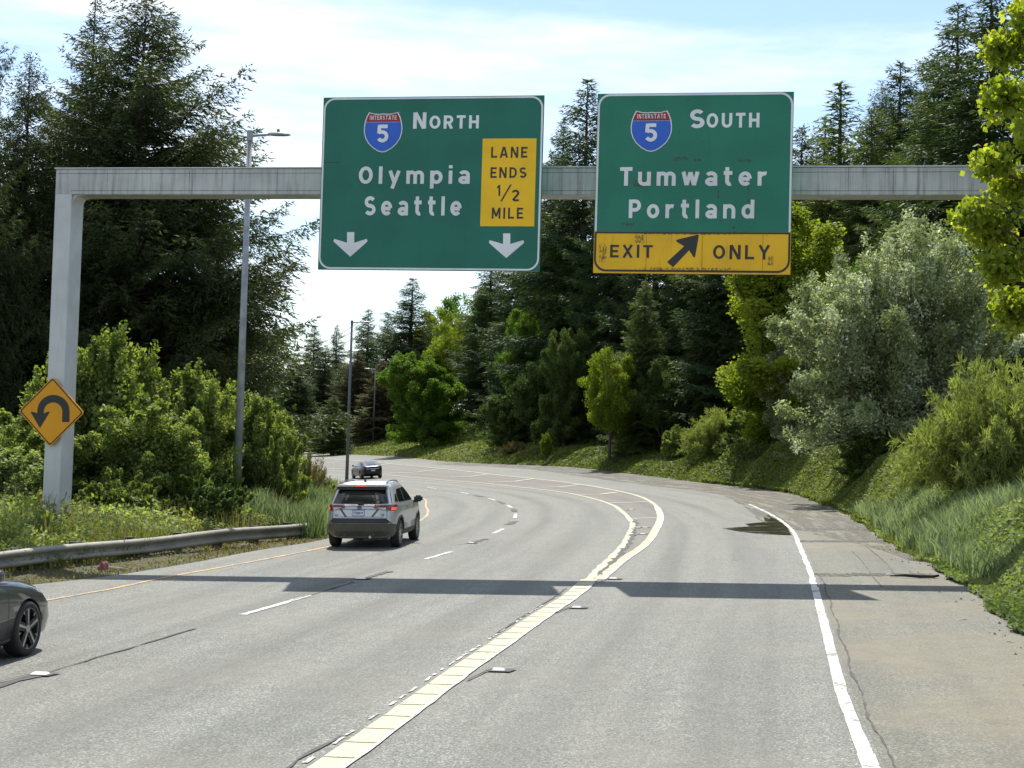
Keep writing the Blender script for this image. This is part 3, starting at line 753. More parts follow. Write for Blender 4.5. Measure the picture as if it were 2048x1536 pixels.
def highway_text(name, s, box, y, mat, parent, stroke=0.19, gap=0.3):
    V, Fq, x, q = [], [], 0.0, 0
    for ch in s:
        w, strokes = GL[ch]
        for st in strokes:
            p = np.array(st, float)
            closed = np.allclose(p[0], p[-1])
            if closed: p = p[:-1]
            n = len(p)
            d = (np.roll(p, -1, 0) - np.roll(p, 1, 0)) if closed else np.gradient(p, axis=0)
            d /= np.linalg.norm(d, axis=1)[:, None]
            nr = np.stack([-d[:, 1], d[:, 0]], 1) * stroke / 2
            o = len(V); dy = 0.0006 * (q % 5); q += 1
            for a_, b_ in zip(p + nr, p - nr): V += [(a_[0] + x, y - dy, a_[1]), (b_[0] + x, y - dy, b_[1]), (a_[0] + x, y + 0.004, a_[1]), (b_[0] + x, y + 0.004, b_[1])]
            for i in range(n if closed else n - 1):
                j = (i + 1) % n
                A_, B_ = o + 4 * i, o + 4 * j
                Fq += [(A_, A_ + 1, B_ + 1, B_), (A_, B_, B_ + 2, A_ + 2), (A_ + 1, A_ + 3, B_ + 3, B_ + 1)]
            if not closed: Fq += [(o, o + 2, o + 3, o + 1), (o + 4 * n - 4, o + 4 * n - 3, o + 4 * n - 1, o + 4 * n - 2)]
        x += w + gap
    V = np.array(V); lo, hi = V.min(0), V.max(0); x0, z0, x1, z1 = box
    V[:, 0] = x0 + (V[:, 0] - lo[0]) / (hi[0] - lo[0]) * (x1 - x0); V[:, 2] = z0 + (V[:, 2] - lo[2]) / (hi[2] - lo[2]) * (z1 - z0)
    b = MB(); b.add(V.tolist(), Fq)
    return b.build(name, mat, parent, recalc=False)
def fit_text(name, s, box, y, mat, parent, weight=0.02, spacing=1.0, shear=0.0):
    if name in ('lettering', 'numeral'):
        return highway_text(name, s, box, y, mat, parent, 0.15 if s == 'INTERSTATE' else (0.165 if mat is MT['black'] else 0.2), {'Olympia': .34, 'Seattle': .34, 'Tumwater': .30, 'Portland': .34, 'INTERSTATE': .2}.get(s, .24))
    me = text_mesh(s, weight, spacing)
    n = len(me.vertices); co = np.empty(n * 3, np.float32); me.vertices.foreach_get('co', co); co = co.reshape(-1, 3)
    lo, hi = co.min(0), co.max(0)
    x0, z0, x1, z1 = box
    X = x0 + (co[:, 0] - lo[0]) / (hi[0] - lo[0]) * (x1 - x0)
    Z = z0 + (co[:, 1] - lo[1]) / (hi[1] - lo[1]) * (z1 - z0)
    me.vertices.foreach_set('co', np.stack([X, np.full(n, y), Z], 1).astype(np.float32).ravel())
    bm = bmesh.new(); bm.from_mesh(me)
    g = bmesh.ops.extrude_face_region(bm, geom=bm.faces[:])
    for v in g['geom']:
        if isinstance(v, bmesh.types.BMVert): v.co.y += 0.004
    bmesh.ops.recalc_face_normals(bm, faces=bm.faces); bm.to_mesh(me); bm.free()
    me.materials.clear(); me.materials.append(mat); me.update()
    for p_ in me.polygons: p_.use_smooth = False
    me.name = name
    return link(name, me, parent)
def rrect(x0, z0, x1, z1, r, n=8, corners=(1, 1, 1, 1)):
    p = []
    for (cx, cz, a0, on) in ((x1 - r, z1 - r, 0, corners[0]), (x0 + r, z1 - r, 90, corners[1]), (x0 + r, z0 + r, 180, corners[2]), (x1 - r, z0 + r, 270, corners[3])):
        if on: p += [(cx + r * math.cos(R(a0 + 90 * k / n)), cz + r * math.sin(R(a0 + 90 * k / n))) for k in range(n + 1)]
        else: p.append((cx + (r if a0 in (0, 270) else -r), cz + (r if a0 in (0, 90) else -r)))
    return p
def ring(b, outer, inner, y0, y1):
    n = len(outer)
    v = [(x, y0, z) for x, z in outer] + [(x, y0, z) for x, z in inner] + [(x, y1, z) for x, z in outer] + [(x, y1, z) for x, z in inner]
    f = []
    for i in range(n):
        j = (i + 1) % n
        f += [(i, j, n + j, n + i), (2*n + i, 3*n + i, 3*n + j, 2*n + j), (i, 2*n + i, 2*n + j, j), (n + i, n + j, 3*n + j, 3*n + i)]
    return b.add(v, f)
class SignFrame:
    def __init__(s, ox, oy, k): s.o = (ox, oy, k)
    def loc(s, cx, cy):                                     # crop pixel -> local x, z of the gantry
        x, z = plane_hit(s.o[0] + cx / s.o[2], s.o[1] + cy / s.o[2], SIGN_F)
        return (x - s.x0, z - s.z0)
    def box(s, x0, y0, x1, y1):
        l = s.loc(x0, (y0 + y1) / 2)[0]; r_ = s.loc(x1, (y0 + y1) / 2)[0]
        t = s.loc((x0 + x1) / 2, y0)[1]; b_ = s.loc((x0 + x1) / 2, y1)[1]
        return (l, b_, r_, t)
def start_sign(ox, oy, k, corners, name, label):
    s = SignFrame(ox, oy, k); s.x0 = s.z0 = 0
    c = [s.loc(*p) for p in corners]                        # TL TR BR BL
    x0 = (c[0][0] + c[3][0]) / 2; x1 = (c[1][0] + c[2][0]) / 2
    z0 = (c[2][1] + c[3][1]) / 2; z1 = (c[0][1] + c[1][1]) / 2
    s.x0, s.z0 = x0, z0
    w = G0 + GX * x0 + GY * SIGN_F
    s.e = empty(name, (w.x, w.y, z0), YAW, label, 'road sign')
    s.w, s.h = x1 - x0, z1 - z0
    return s
def shield(s, bx):
    x0, z0, x1, z1 = s.box(*bx)
    w, h = x1 - x0, z1 - z0
    half = [(0.0, 0.965), (0.10, 0.955), (0.22, 0.96), (0.33, 0.985), (0.375, 1.0), (0.43, 0.90), (0.475, 0.77), (0.497, 0.62), (0.49, 0.48), (0.45, 0.35), (0.37, 0.22), (0.24, 0.10), (0.10, 0.02), (0.0, 0.0)]
    full = half + [(-x, z) for x, z in half[-2:0:-1]]
    def tr(pts, k=1.0): return [(x0 + w * (0.5 + x * k), z0 + h * (0.5 + (z - 0.5) * k)) for x, z in pts]
    sh = MB().prism(tr(full), -0.012, -0.002).build('shield', MT['legend'], s.e)
    ins = tr(full, 0.95)
    cut = z0 + h * 0.755
    def clip(poly, keep_above):
        o = []
        for i in range(len(poly)):
            p, q = poly[i], poly[(i + 1) % len(poly)]
            ip, iq = (p[1] >= cut) == keep_above, (q[1] >= cut) == keep_above
            if ip: o.append(p)
            if ip != iq:
                t = (cut - p[1]) / (q[1] - p[1]); o.append((p[0] + t * (q[0] - p[0]), cut))
        return o
    MB().prism([(x, z + 0.008) if abs(z - cut) < 1e-6 else (x, z) for x, z in clip(ins, True)], -0.018, -0.008).build('crest', MT['red'], sh)
    MB().prism([(x, z - 0.008) if abs(z - cut) < 1e-6 else (x, z) for x, z in clip(ins, False)], -0.018, -0.008).build('field', MT['blue'], sh)
    fit_text('lettering', 'INTERSTATE', (x0 + w*0.155, z0 + h*0.80, x0 + w*0.845, z0 + h*0.915), -0.024, MT['legend'], sh, 0.0, 1.08)
    fit_text('numeral', '5', (x0 + w*0.355, z0 + h*0.245, x0 + w*0.645, z0 + h*0.685), -0.024, MT['legend'], sh, 0.035)
def brackets(s):
    for k in (0.2, 0.5, 0.8):
        MB().box(s.w*k - 0.05, s.w*k + 0.05, 0.062, 0.16, 0.15, s.h - 0.15).box(s.w*k - 0.04, s.w*k + 0.04, 0.16, 0.80, zt + gz - 0.1 - s.z0 - 0.45, zt + gz - 0.1 - s.z0 - 0.37).build('bracket', MT['alu'], s.e)
# --- left sign
s = start_sign(620, 160, 3.839, [(100, 132), (1803, 120), (1757, 1475), (65, 1450)], 'highway_sign',
               'large green overhead sign reading Interstate 5 North, Olympia, Seattle')
MB().box(0, s.w, 0, 0.06, 0, s.h).build('panel', MT['green'], s.e)
b = MB(); ring(b, rrect(0.015, 0.015, s.w - .015, s.h - .015, 0.27), rrect(0.055, 0.055, s.w - .055, s.h - .055, 0.235), -0.006, -0.001)
b.build('border', MT['legend'], s.e)
b = MB().box(0.0, 0.42, -0.0035, -0.001, s.h * 0.62, s.h * 0.62 + 0.007); b.build('panel_seam', MT['black'], s.e)
brackets(s)
shield(s, (413, 247, 710, 557))
fit_text('lettering', 'N', s.box(793, 245, 893, 378), -0.006, MT['legend'], s.e, 0.02)
fit_text('lettering', 'ORTH', s.box(918, 272, 1297, 378), -0.006, MT['legend'], s.e, 0.02, 1.12)
fit_text('lettering', 'Olympia', s.box(375, 655, 1227, 838), -0.006, MT['legend'], s.e, 0.025, 1.28)
fit_text('lettering', 'Seattle', s.box(420, 893, 1165, 1042), -0.006, MT['legend'], s.e, 0.025, 1.28)
def darrow(cx0, cx1, top, lx, rx, ty, by):
    P2 = [(cx0, top), (cx0, ty + 22), (lx + 8, ty - 8), (lx, ty + 8), (lx + 12, ty + 22), ((lx + rx) / 2 - 2, by), (rx - 12, ty + 22), (rx, ty + 8), (rx - 8, ty - 8), (cx1, ty + 22), (cx1, top)]
    MB().prism([s.loc(*p) for p in P2], -0.006, -0.001).build('lane_arrow', MT['legend'], s.e)
darrow(285, 340, 1168, 180, 443, 1228, 1357)
darrow(1483, 1538, 1178, 1373, 1645, 1238, 1367)
pb = s.box(1317, 450, 1731, 1124)
pl = MB().box(pb[0], pb[2], -0.012, -0.002, pb[1], pb[3]).build('plaque', MT['amber'], s.e)
for tx, bx, wt in (('LANE', (1392, 512, 1670, 600), .008), ('ENDS', (1387, 668, 1662, 755), .008), ('2', (1550, 843, 1607, 932), .0), ('MILE', (1397, 980, 1637, 1066), .0)):
    fit_text('lettering', tx, s.box(*bx), -0.017, MT['black'], pl, wt, 1.14)
MB().prism([s.loc(*p) for p in [(1450, 806), (1461, 806), (1461, 890), (1448, 890), (1448, 828), (1438, 836), (1438, 822)]], -0.017, -0.013).build('lettering', MT['black'], pl)
MB().prism([s.loc(*p) for p in [(1537, 803), (1550, 803), (1474, 932), (1461, 932)]], -0.017, -0.013).build('lettering', MT['black'], pl)
# --- right sign
s = start_sign(1160, 160, 3.839, [(145, 110), (1655, 85), (1603, 1495), (92, 1478)], 'highway_sign',
               'stained green overhead sign reading Interstate 5 South, Tumwater, Portland, EXIT ONLY')
zs = s.loc(850, 1167)[1]
MB().box(0, s.w, 0, 0.06, zs + 0.001, s.h).build('panel', MT['green_worn'], s.e)
ep = MB().box(0, s.w, -0.004, 0.06, 0, zs - 0.001).build('exit_panel', MT['amber_worn'], s.e)
brackets(s)
def half_border(zlo, zhi, top):
    o = rrect(0.012, zlo, s.w - .012, zhi, 0.27, 8, (1, 1, 0, 0) if top else (0, 0, 1, 1))
    i = rrect(0.055, zlo + (0 if top else 0.045), s.w - .055, zhi - (0.045 if top else 0), 0.23, 8, (1, 1, 0, 0) if top else (0, 0, 1, 1))
    return o, i
b = MB(); ring(b, *half_border(zs + 0.004, s.h - 0.012, True), -0.006, -0.001); b.build('border', MT['legend'], s.e)
b = MB(); ring(b, *half_border(0.03, zs - 0.004, False), -0.010, -0.005); b.box(0.02, s.w - .02, -0.0105, -0.005, zs - 0.04, zs - 0.005); b.build('border', MT['black'], ep)
for k in (0.27, 0.555, 0.86): MB().box(s.w*k, s.w*k + 0.006, -0.0065, -0.005, 0.06, zs - 0.05).build('panel_seam', MT['rubber'], ep)
shield(s, (388, 235, 707, 552))
fit_text('lettering', 'S', s.box(845, 226, 957, 370), -0.006, MT['legend'], s.e, 0.02)
fit_text('lettering', 'OUTH', s.box(972, 253, 1378, 366), -0.006, MT['legend'], s.e, 0.02, 1.12)
fit_text('lettering', 'Tumwater', s.box(307, 668, 1435, 814), -0.006, MT['legend'], s.e, 0.025, 1.26)
fit_text('lettering', 'Portland', s.box(375, 918, 1338, 1064), -0.006, MT['legend'], s.e, 0.025, 1.26)
fit_text('lettering', 'EXIT', s.box(232, 1262, 558, 1368), -0.011, MT['black'], ep, 0.014, 1.1)
fit_text('lettering', 'ONLY', s.box(1022, 1263, 1458, 1380), -0.011, MT['black'], ep, 0.014, 1.1)
MB().prism([s.loc(*p) for p in [(668, 1398), (800, 1277), (742, 1242), (738, 1232), (746, 1226), (902, 1188), (910, 1190), (912, 1198), (884, 1356), (877, 1363), (869, 1358), (838, 1307), (715, 1437)]], -0.010, -0.005).build('exit_arrow', MT['black'], ep)
# --- hairpin warning sign on the column
def dloc(cx, cy):
    x, z = plane_hit(20 + cx / 9.035, 740 + cy / 9.035, -0.42)
    return x, z
dc = dloc(750, 745); dl_, dr_, dt_, db_ = dloc(165, 740), dloc(1350, 755), dloc(775, 125), dloc(735, 1388)
w = G0 + GX * dc[0] + GY * -0.42
ds = empty('hairpin_curve_sign', (w.x, w.y, (dt_[1] + db_[1]) / 2), YAW, 'amber diamond warning sign with a black hairpin arrow on the gantry column', 'warning sign')
Zc = (dt_[1] + db_[1]) / 2
hd = ((dr_[0] - dl_[0]) + (dt_[1] - db_[1])) / 4
def diamond(h, r): 
    q = rrect(-h / 1.4142, -h / 1.4142, h / 1.4142, h / 1.4142, r)
    c_, s_ = math.cos(R(45)), math.sin(R(45))
    return [(x * c_ - z * s_, x * s_ + z * c_) for x, z in q]
MB().prism(diamond(hd, 0.06), -0.01, 0.01).build('plate', MT['amber_dark'], ds)
b = MB(); ring(b, diamond(hd * 0.965, 0.055), diamond(hd * 0.92, 0.045), -0.015, -0.009); b.build('border', MT['black'], ds)
def dl2(p): 
    x, z = dloc(*p); return (x - dc[0], z - Zc)
o_, i_ = [], []
for k in range(17):
    t = R(180 - 180 * k / 16)
    o_.append((790 + 290 * math.cos(t), 740 - 290 * math.sin(t))); i_.append((783 + 168 * math.cos(t), 752 - 168 * math.sin(t)))
poly = [(495, 780)] + o_ + [(1078, 940), (945, 940)] + i_[::-1] + [(612, 785), (690, 752), (712, 752), (718, 768), (545, 1050), (382, 768), (388, 752), (412, 755)]
MB().prism([dl2(p) for p in poly], -0.015, -0.009).build('arrow', MT['black'], ds)
MB().box(-0.03, 0.03, 0.01, 0.10, -0.35, 0.35).build('bracket', MT['alu'], ds)

# ------------------------------------------------------------------ guardrail
def guardrail():
    ys = np.linspace(15, 41.2, 60)
    A, B = at(0, 1105, 28.2), at(600, 1047, 40.6)
    def ctr(y):
        t = (y - A.y) / (B.y - A.y)
        return A.x + (B.x - A.x) * t + 0.25 * t * (1 - t), A.z + (B.z - A.z) * t + 0.10 * t * (1 - t)
    e = empty('guardrail', (A.x, A.y, float(hland(A.x, A.y))), 0, 'dull steel W-beam guardrail along the left verge', 'guardrail')
    prof = [(-0.01, 0.01), (0.03, 0.0), (0.085, -0.035), (0.088, -0.085), (0.03, -0.12), (-0.012, -0.165), (0.03, -0.21), (0.088, -0.245), (0.085, -0.295), (0.03, -0.33), (-0.01, -0.34)]
    V, n = [], len(prof)
    dx = Vector((B.x - A.x, B.y - A.y, 0)).normalized(); nr = Vector((dx.y, -dx.x, 0))
    for y in ys:
        x, z = ctr(y)
        dz = 0.02 * math.sin(y * 0.9)
        for (o, h) in prof: V.append((x + nr.x * o - e.location.x, y + nr.y * o - e.location.y, z + h + dz - e.location.z))
    Fq = [(i*n + k, i*n + k + 1, (i+1)*n + k + 1, (i+1)*n + k) for i in range(len(ys) - 1) for k in range(n - 1)]
    me = np_mesh('rail', V, Fq, MT['rail']); o = link('rail', me, e)
    sm = o.modifiers.new('thickness', 'SOLIDIFY'); sm.thickness = 0.006
    y = 15.6
    while y < 41:
        x, z = ctr(y); g = float(hland(x, y))
        b = MB().box(-0.11, 0.11, -0.08, 0.08, g - 0.3, z + 0.03)
        p = b.build('post', MT['post'], e, bevel=0.01)
        p.location = (x - nr.x * 0.24 - e.location.x, y - nr.y * 0.24 - e.location.y, -e.location.z); p.rotation_euler.z = math.atan2(dx.y, dx.x) - math.pi/2
        q = MB().box(-0.07, 0.10, -0.05, 0.05, z - 0.30, z - 0.01).build('blockout', MT['post'], e)
        q.location = (x - nr.x * 0.11 - e.location.x, y - nr.y * 0.11 - e.location.y, -e.location.z); q.rotation_euler.z = p.rotation_euler.z
        y += 1.9
guardrail()

# ------------------------------------------------------------------ street lamps
def lamp(name, top, Y, arm_px, label, mat, r0, r1, head=True, twin=False, base_off=0.0):
    T = at(top[0], top[1], Y)
    g = float(hland(T.x, T.y))
    e = empty(name, (T.x, T.y, g), 0, label, 'street lamp', 'street lamps along the road')
    h = T.z - g
    MB().tube([(0, 0, -0.2), (0, 0, h * 0.5), (0, 0, h)], [r0, (r0 + r1) / 2, r1], 12).build('pole', mat, e, smooth=True)
    MB().tube([(0, 0, h - 0.28), (0, 0, h + 0.04)], [r1 * 1.25, r1 * 1.25], 12).build('pole_cap', mat, e)
    for sg in ((1, -1) if twin else (1,)):
        ax = (at(arm_px, top[1], Y).x - T.x) * sg
        l = abs(ax); q = 1 if ax > 0 else -1
        hl = min(0.85, l * 0.55)
        MB().tube([(0, 0, h - 0.12), (q * (l - hl * 0.9), 0, h - 0.06)], [0.045, 0.035], 8).build('arm', mat, e)
        hb = MB()
        st = [(0, 0.05, 0.05), (0.12, 0.10, 0.075), (0.35, 0.15, 0.085), (0.7, 0.16, 0.07), (0.92, 0.12, 0.05), (1.0, 0.05, 0.025)]
        v, f = [], []
        for (t, wv, hv) in st:
            x = q * (l - hl + hl * t)
            for k in range(8):
                an = 2 * math.pi * k / 8
                v.append((x, wv * math.cos(an), h - 0.06 + hv * (math.sin(an) if math.sin(an) > 0 else 0.5 * math.sin(an))))
        for i in range(len(st) - 1):
            for k in range(8): f.append((i*8 + k, i*8 + (k+1) % 8, (i+1)*8 + (k+1) % 8, (i+1)*8 + k))
        f += [tuple(range(8)), tuple(range(40, 48))]
        hb.add(v, f); hd_ = hb.build('lamp_head', MT['lamp'], e, smooth=True)
        MB().tube([(q * (l - hl * 0.55), 0, h + 0.02), (q * (l - hl * 0.55), 0, h + 0.11)], [0.05, 0.04], 8).build('photocell', MT['pole_dark'], hd_)
    return e
lamp('street_lamp', (500, 264), 43.8, 581, 'tall grey street lamp rising out of the bushes before the big conifers', MT['pole'], 0.135, 0.075)
lamp('street_lamp', (704, 642), 108, 742, 'dark street lamp standing on the verge behind the silver car', MT['pole_dark'], 0.13, 0.085)
lamp('street_lamp', (751, 737), 185, 728, 'distant thin street lamp before the bright round tree', MT['pole_dark'], 0.075, 0.06)
lamp('street_lamp', (553, 843), 215, 571, 'small twin armed lamp far away at the edge of the left bushes', MT['pole'], 0.16, 0.12, twin=True)
lamp('street_lamp', (600, 768), 235, 574, 'distant lamp whose pale head shows in the dark firs beside the big conifer', MT['pole'], 0.13, 0.1)
wires = []
for i, (p0, p1) in enumerate([((560, 716), (742, 628)), ((560, 722), (742, 640)), ((560, 735), (742, 655))]):
    A_, B_ = at(p0[0], p0[1], 330), at(p1[0], p1[1], 270)
    b = MB(); b.tube([A_.lerp(B_, k / 10) - Vector((0, 0, 1.2 * (1 - (2*k/10 - 1)**2))) for k in range(11)], 0.06, 5)
    tag(b.build('overhead_wire', MT['wire']), ('topmost', 'middle', 'lowest')[i] + ' of the thin overhead wires crossing the sky above the distant firs', 'overhead wire', 'overhead wires in the gap')

# ------------------------------------------------------------------ litter
p = gpoint(207, 1142)
e = empty('discarded_rag', (p.x, p.y, float(hland(p.x, p.y)) + 0.0), 0.3, 'crumpled faded red rag lying under the guardrail', 'rag')
bm = bmesh.new(); bmesh.ops.create_icosphere(bm, subdivisions=3, radius=0.13)
for v in bm.verts:
    n_ = 0.75 + 0.6 * float(vnoise(v.co.x * 14 + v.co.z * 9, v.co.y * 14, 3))
    v.co = Vector((v.co.x * 0.75, v.co.y * 0.6, max(v.co.z, -0.06) * 1.05 + 0.07)) * n_
me = bpy.data.meshes.new('cloth'); bm.to_mesh(me); bm.free(); me.materials.append(MT['rag']); link('cloth', me, e)
b = MB(); b.tube([(0.08, 0, 0.07), (0.25, 0.02, 0.05), (0.5, 0.05, 0.03)], [0.03, 0.035, 0.015], 6); b.build('pale_strip', simple('pale cloth', (0.5, 0.42, 0.3), 0.9), e)
p = gpoint(1840, 1157)
e = empty('tyre_shred', (p.x, p.y, float(hroad(p.x, p.y)) + 0.02), 0, 'black shred of tyre rubber lying on the right shoulder', 'tyre shred')
b = MB(); b.tube([(-0.55, 0.18, 0.0), (-0.3, 0.05, 0.03), (0, 0.0, 0.02), (0.25, -0.06, 0.03), (0.36, 0.0, 0.05), (0.27, 0.05, 0.03)], [0.012, 0.03, 0.035, 0.03, 0.025, 0.012], 6); b.build('strip', MT['rubber'], e)
b = MB()
for _ in range(420):                          # gravel and twigs along the foot of the bank
    y = rng.uniform(15, 60); x = float(edge_r(y)) - abs(rng.normal(0, 0.35)) + 0.1; z = float(hroad(x, y)) + 0.005
    s_ = rng.uniform(0.008, 0.035); t = rng.uniform(0, 6.28)
    if rng.random() < 0.5: b.add([(x + s_*math.cos(t + k*2.1), y + s_*math.sin(t + k*2.1), z) for k in range(3)] + [(x, y, z + s_)], [(0, 1, 3), (1, 2, 3), (2, 0, 3)])
    else: b.add([(x, y, z), (x + 4*s_*math.cos(t), y + 4*s_*math.sin(t), z + .01), (x + 4*s_*math.cos(t) + .008, y + 4*s_*math.sin(t), z + .02)], [(0, 1, 2)])
tag(b.build('twig_litter', simple('litter', (0.2, 0.15, 0.1), 0.9, var=0.5), recalc=False), 'twigs and gravel along the foot of the green bank', 'litter', None, 'stuff')

# ------------------------------------------------------------------ cars
class CarShape:                               # body as stacked rounded outlines: (z, rear y, front y, half width, squareness)
    def __init__(s, sl): s.s = np.array(sl, float)
    def par(s, z): return [float(np.interp(z, s.s[:, 0], s.s[:, k])) for k in range(1, 5)]
    def rear(s, x, z, off=0.0):
        yr, yf, hw, n = s.par(z); c, l = (yr + yf) / 2, (yf - yr) / 2
        return c - l * (1 - min(abs(x) / hw, 0.999) ** n) ** (1 / n) - off
    def front(s, x, z, off=0.0):
        yr, yf, hw, n = s.par(z); c, l = (yr + yf) / 2, (yf - yr) / 2
        return c + l * (1 - min(abs(x) / hw, 0.999) ** n) ** (1 / n) + off
    def side(s, y, z, off=0.0):
        yr, yf, hw, n = s.par(z); c, l = (yr + yf) / 2, (yf - yr) / 2
        return hw * (1 - min(abs(y - c) / l, 0.999) ** n) ** (1 / n) + off
    def body(s, name, mat, parent, wells, ring_n=72):
        V, Fq = [], []
        zs_ = []
        for a0, a1 in zip(s.s[:-1, 0], s.s[1:, 0]):
            k = max(1, int((a1 - a0) / 0.06)); zs_ += list(np.linspace(a0, a1, k, endpoint=False))
        zs_.append(s.s[-1, 0])
        for z in zs_:
            yr, yf, hw, n = s.par(z); c, l = (yr + yf) / 2, (yf - yr) / 2
            for k in range(ring_n):
                t = 2 * math.pi * k / ring_n
                co, si = math.cos(t), math.sin(t)
                V.append((hw * math.copysign(abs(co) ** (2 / n), co), c + l * math.copysign(abs(si) ** (2 / n), si), z))
        q = ring_n
        for i in range(len(zs_) - 1):
            for k in range(q): Fq.append((i*q + k, i*q + (k+1) % q, (i+1)*q + (k+1) % q, (i+1)*q + k))
        Fq.append(tuple(range(q - 1, -1, -1))); Fq.append(tuple(range((len(zs_) - 1)*q, len(zs_)*q)))
        me = bpy.data.meshes.new(name); me.from_pydata(V, [], Fq)
        for p in me.polygons: p.use_smooth = len(p.vertices) == 4
        me.materials.append(mat); me.materials.append(MT['plastic'])
        o = link(name, me, parent)
        cut = []
        for (y, r) in wells:
            for sg in (-1, 1):
                b = MB(); b.tube([(sg * 0.62, y, r[1]), (sg * 1.2, y, r[1])], r[0], 32)
                c_ = b.build('cutter', MT['plastic']); c_.data.materials.clear(); c_.data.materials.append(mat); c_.data.materials.append(MT['plastic'])
                for p in c_.data.polygons: p.material_index = 1
                c_.matrix_world = Matrix.Identity(4)
                md = o.modifiers.new('well', 'BOOLEAN'); md.operation = 'DIFFERENCE'; md.object = c_; md.solver = 'EXACT'
                cut.append(c_)
        par = o.parent; o.parent = None
        dg = bpy.context.evaluated_depsgraph_get(); dg.update()
        nm = bpy.data.meshes.new_from_object(o.evaluated_get(dg), depsgraph=dg)
        o.modifiers.clear(); o.data = nm; o.parent = par; nm.name = name
        for c_ in cut: bpy.data.objects.remove(c_)
        return o
    def decal(s, name, face, poly, mat, parent, off=0.006, mirror=False, sub=5, sgn=1):
        def surf(u, v, o):
            if face == 'rear': return (u, s.rear(u, v, o), v)
            if face == 'front': return (u, s.front(u, v, o), v)
            return (sgn * s.side(u, v, o), u, v)
        bm = bmesh.new()
        bm.faces.new([bm.verts.new((u, v, 0)) for u, v in poly])
        bmesh.ops.triangulate(bm, faces=bm.faces[:])
        bmesh.ops.subdivide_edges(bm, edges=bm.edges[:], cuts=sub, use_grid_fill=True)
        bm.verts.index_update(); bm.edges.index_update()
        bnd = [e for e in bm.edges if len(e.link_faces) == 1]
        uvp = {v: (v.co.x, v.co.y) for v in bm.verts}
        V = [surf(*uvp[v], off) for v in bm.verts]
        Fq = [tuple(v.index for v in f.verts) for f in bm.faces]
        nb = {}
        for e in bnd:
            for v in e.verts:
                if v not in nb: nb[v] = len(V); V.append(surf(*uvp[v], -0.012))
            Fq.append((e.verts[0].index, e.verts[1].index, nb[e.verts[1]], nb[e.verts[0]]))
        bm.free()
        b = MB(); b.add(V, Fq)
        return b.build(name, mat, parent)
def wheel(parent, x, y, r, w, style, sgn):
    e = empty('wheel', (x, y, r)); e.parent = parent
    t = MB().lathe([(-w/2, r*0.73), (-w/2, r*0.94), (-w/2*0.82, r*0.99), (-w/4, r), (w/4, r), (w/2*0.82, r*0.99), (w/2, r*0.94), (w/2, r*0.73), (w/2*0.6, r*0.71), (-w/2*0.6, r*0.71), (-w/2, r*0.73)], 'x', 40)
    t.build('tyre', MT['tyre'], e, smooth=True)
    o = sgn * w / 2
    b = MB().lathe([(o*0.99, r*0.755), (o*1.01, r*0.735), (o*0.8, r*0.72), (o*0.78, r*0.70), (o*0.98, r*0.72)], 'x', 40)
    b.build('rim_ring', MT['rim'], e, smooth=True)
    MB().lathe([(o*0.35, r*0.71), (o*0.35, 0.001)], 'x', 32).build('brake_disc', MT['rim_dark'], e)
    b = MB(); bd = MB()
    k = 5 if style == 'twin' else 10
    for i in range(k):
        an = 2 * math.pi * i / k + 0.35
        ca, sa = math.cos(an), math.sin(an)
        def pt(rr, ww, xx): return (xx, rr*ca - ww*sa, rr*sa + ww*ca)
        def bar(bb, r0, r1, w0, w1, x0, x1, off0=0, off1=0):
            v = [pt(r0, off0 - w0, x0), pt(r0, off0 + w0, x0), pt(r1, off1 + w1, x0), pt(r1, off1 - w1, x0), pt(r0, off0 - w0, x1), pt(r0, off0 + w0, x1), pt(r1, off1 + w1, x1), pt(r1, off1 - w1, x1)]
            bb.add(v, [(0, 1, 2, 3), (4, 7, 6, 5), (0, 4, 5, 1), (1, 5, 6, 2), (2, 6, 7, 3), (3, 7, 4, 0)])
        if style == 'twin':
            bar(bd, r*0.08, r*0.72, 0.045, 0.06, o*0.55, o*0.86)
            bar(b, r*0.16, r*0.715, 0.012, 0.018, o*0.8, o*0.97, 0.0, 0.0)
            bar(b, r*0.52, r*0.715, 0.003, 0.022, o*0.8, o*0.95, 0.085, 0.125)
        else:
            bar(b, r*0.1, r*0.715, 0.014, 0.02, o*0.6, o*0.9)
    b.lathe([(o*0.6, r*0.17), (o*0.93, r*0.15), (o*0.95, 0.001)], 'x', 20)
    b.build('spokes', MT['rim'], e)
    if style == 'twin': bd.build('spoke_backing', MT['rim_dark'], e)
def place_car(name, px, py, fwd, yref, label, cat='car', scale=1.0):
    p = gpoint(px, py)
    e = empty(name, tuple(p), 0, label, cat)
    nrm = Vector((-float(hroad(p.x + .5, p.y) - hroad(p.x - .5, p.y)), -float(hroad(p.x, p.y + .5) - hroad(p.x, p.y - .5)), 1)).normalized()
    hd_ = Vector((math.sin(fwd), math.cos(fwd), 0)); hd_ = (hd_ - nrm * hd_.dot(nrm)).normalized()
    m_ = Matrix((hd_.cross(nrm), hd_, nrm)).transposed().to_4x4()
    m_ = m_ @ Matrix.Diagonal((scale, scale, scale, 1))
    m_.translation = p + Vector((0, 0, 0.004)) 
    m_ = m_ @ Matrix.Translation(Vector((0, -yref, 0)))
    e.matrix_world = m_
    return e
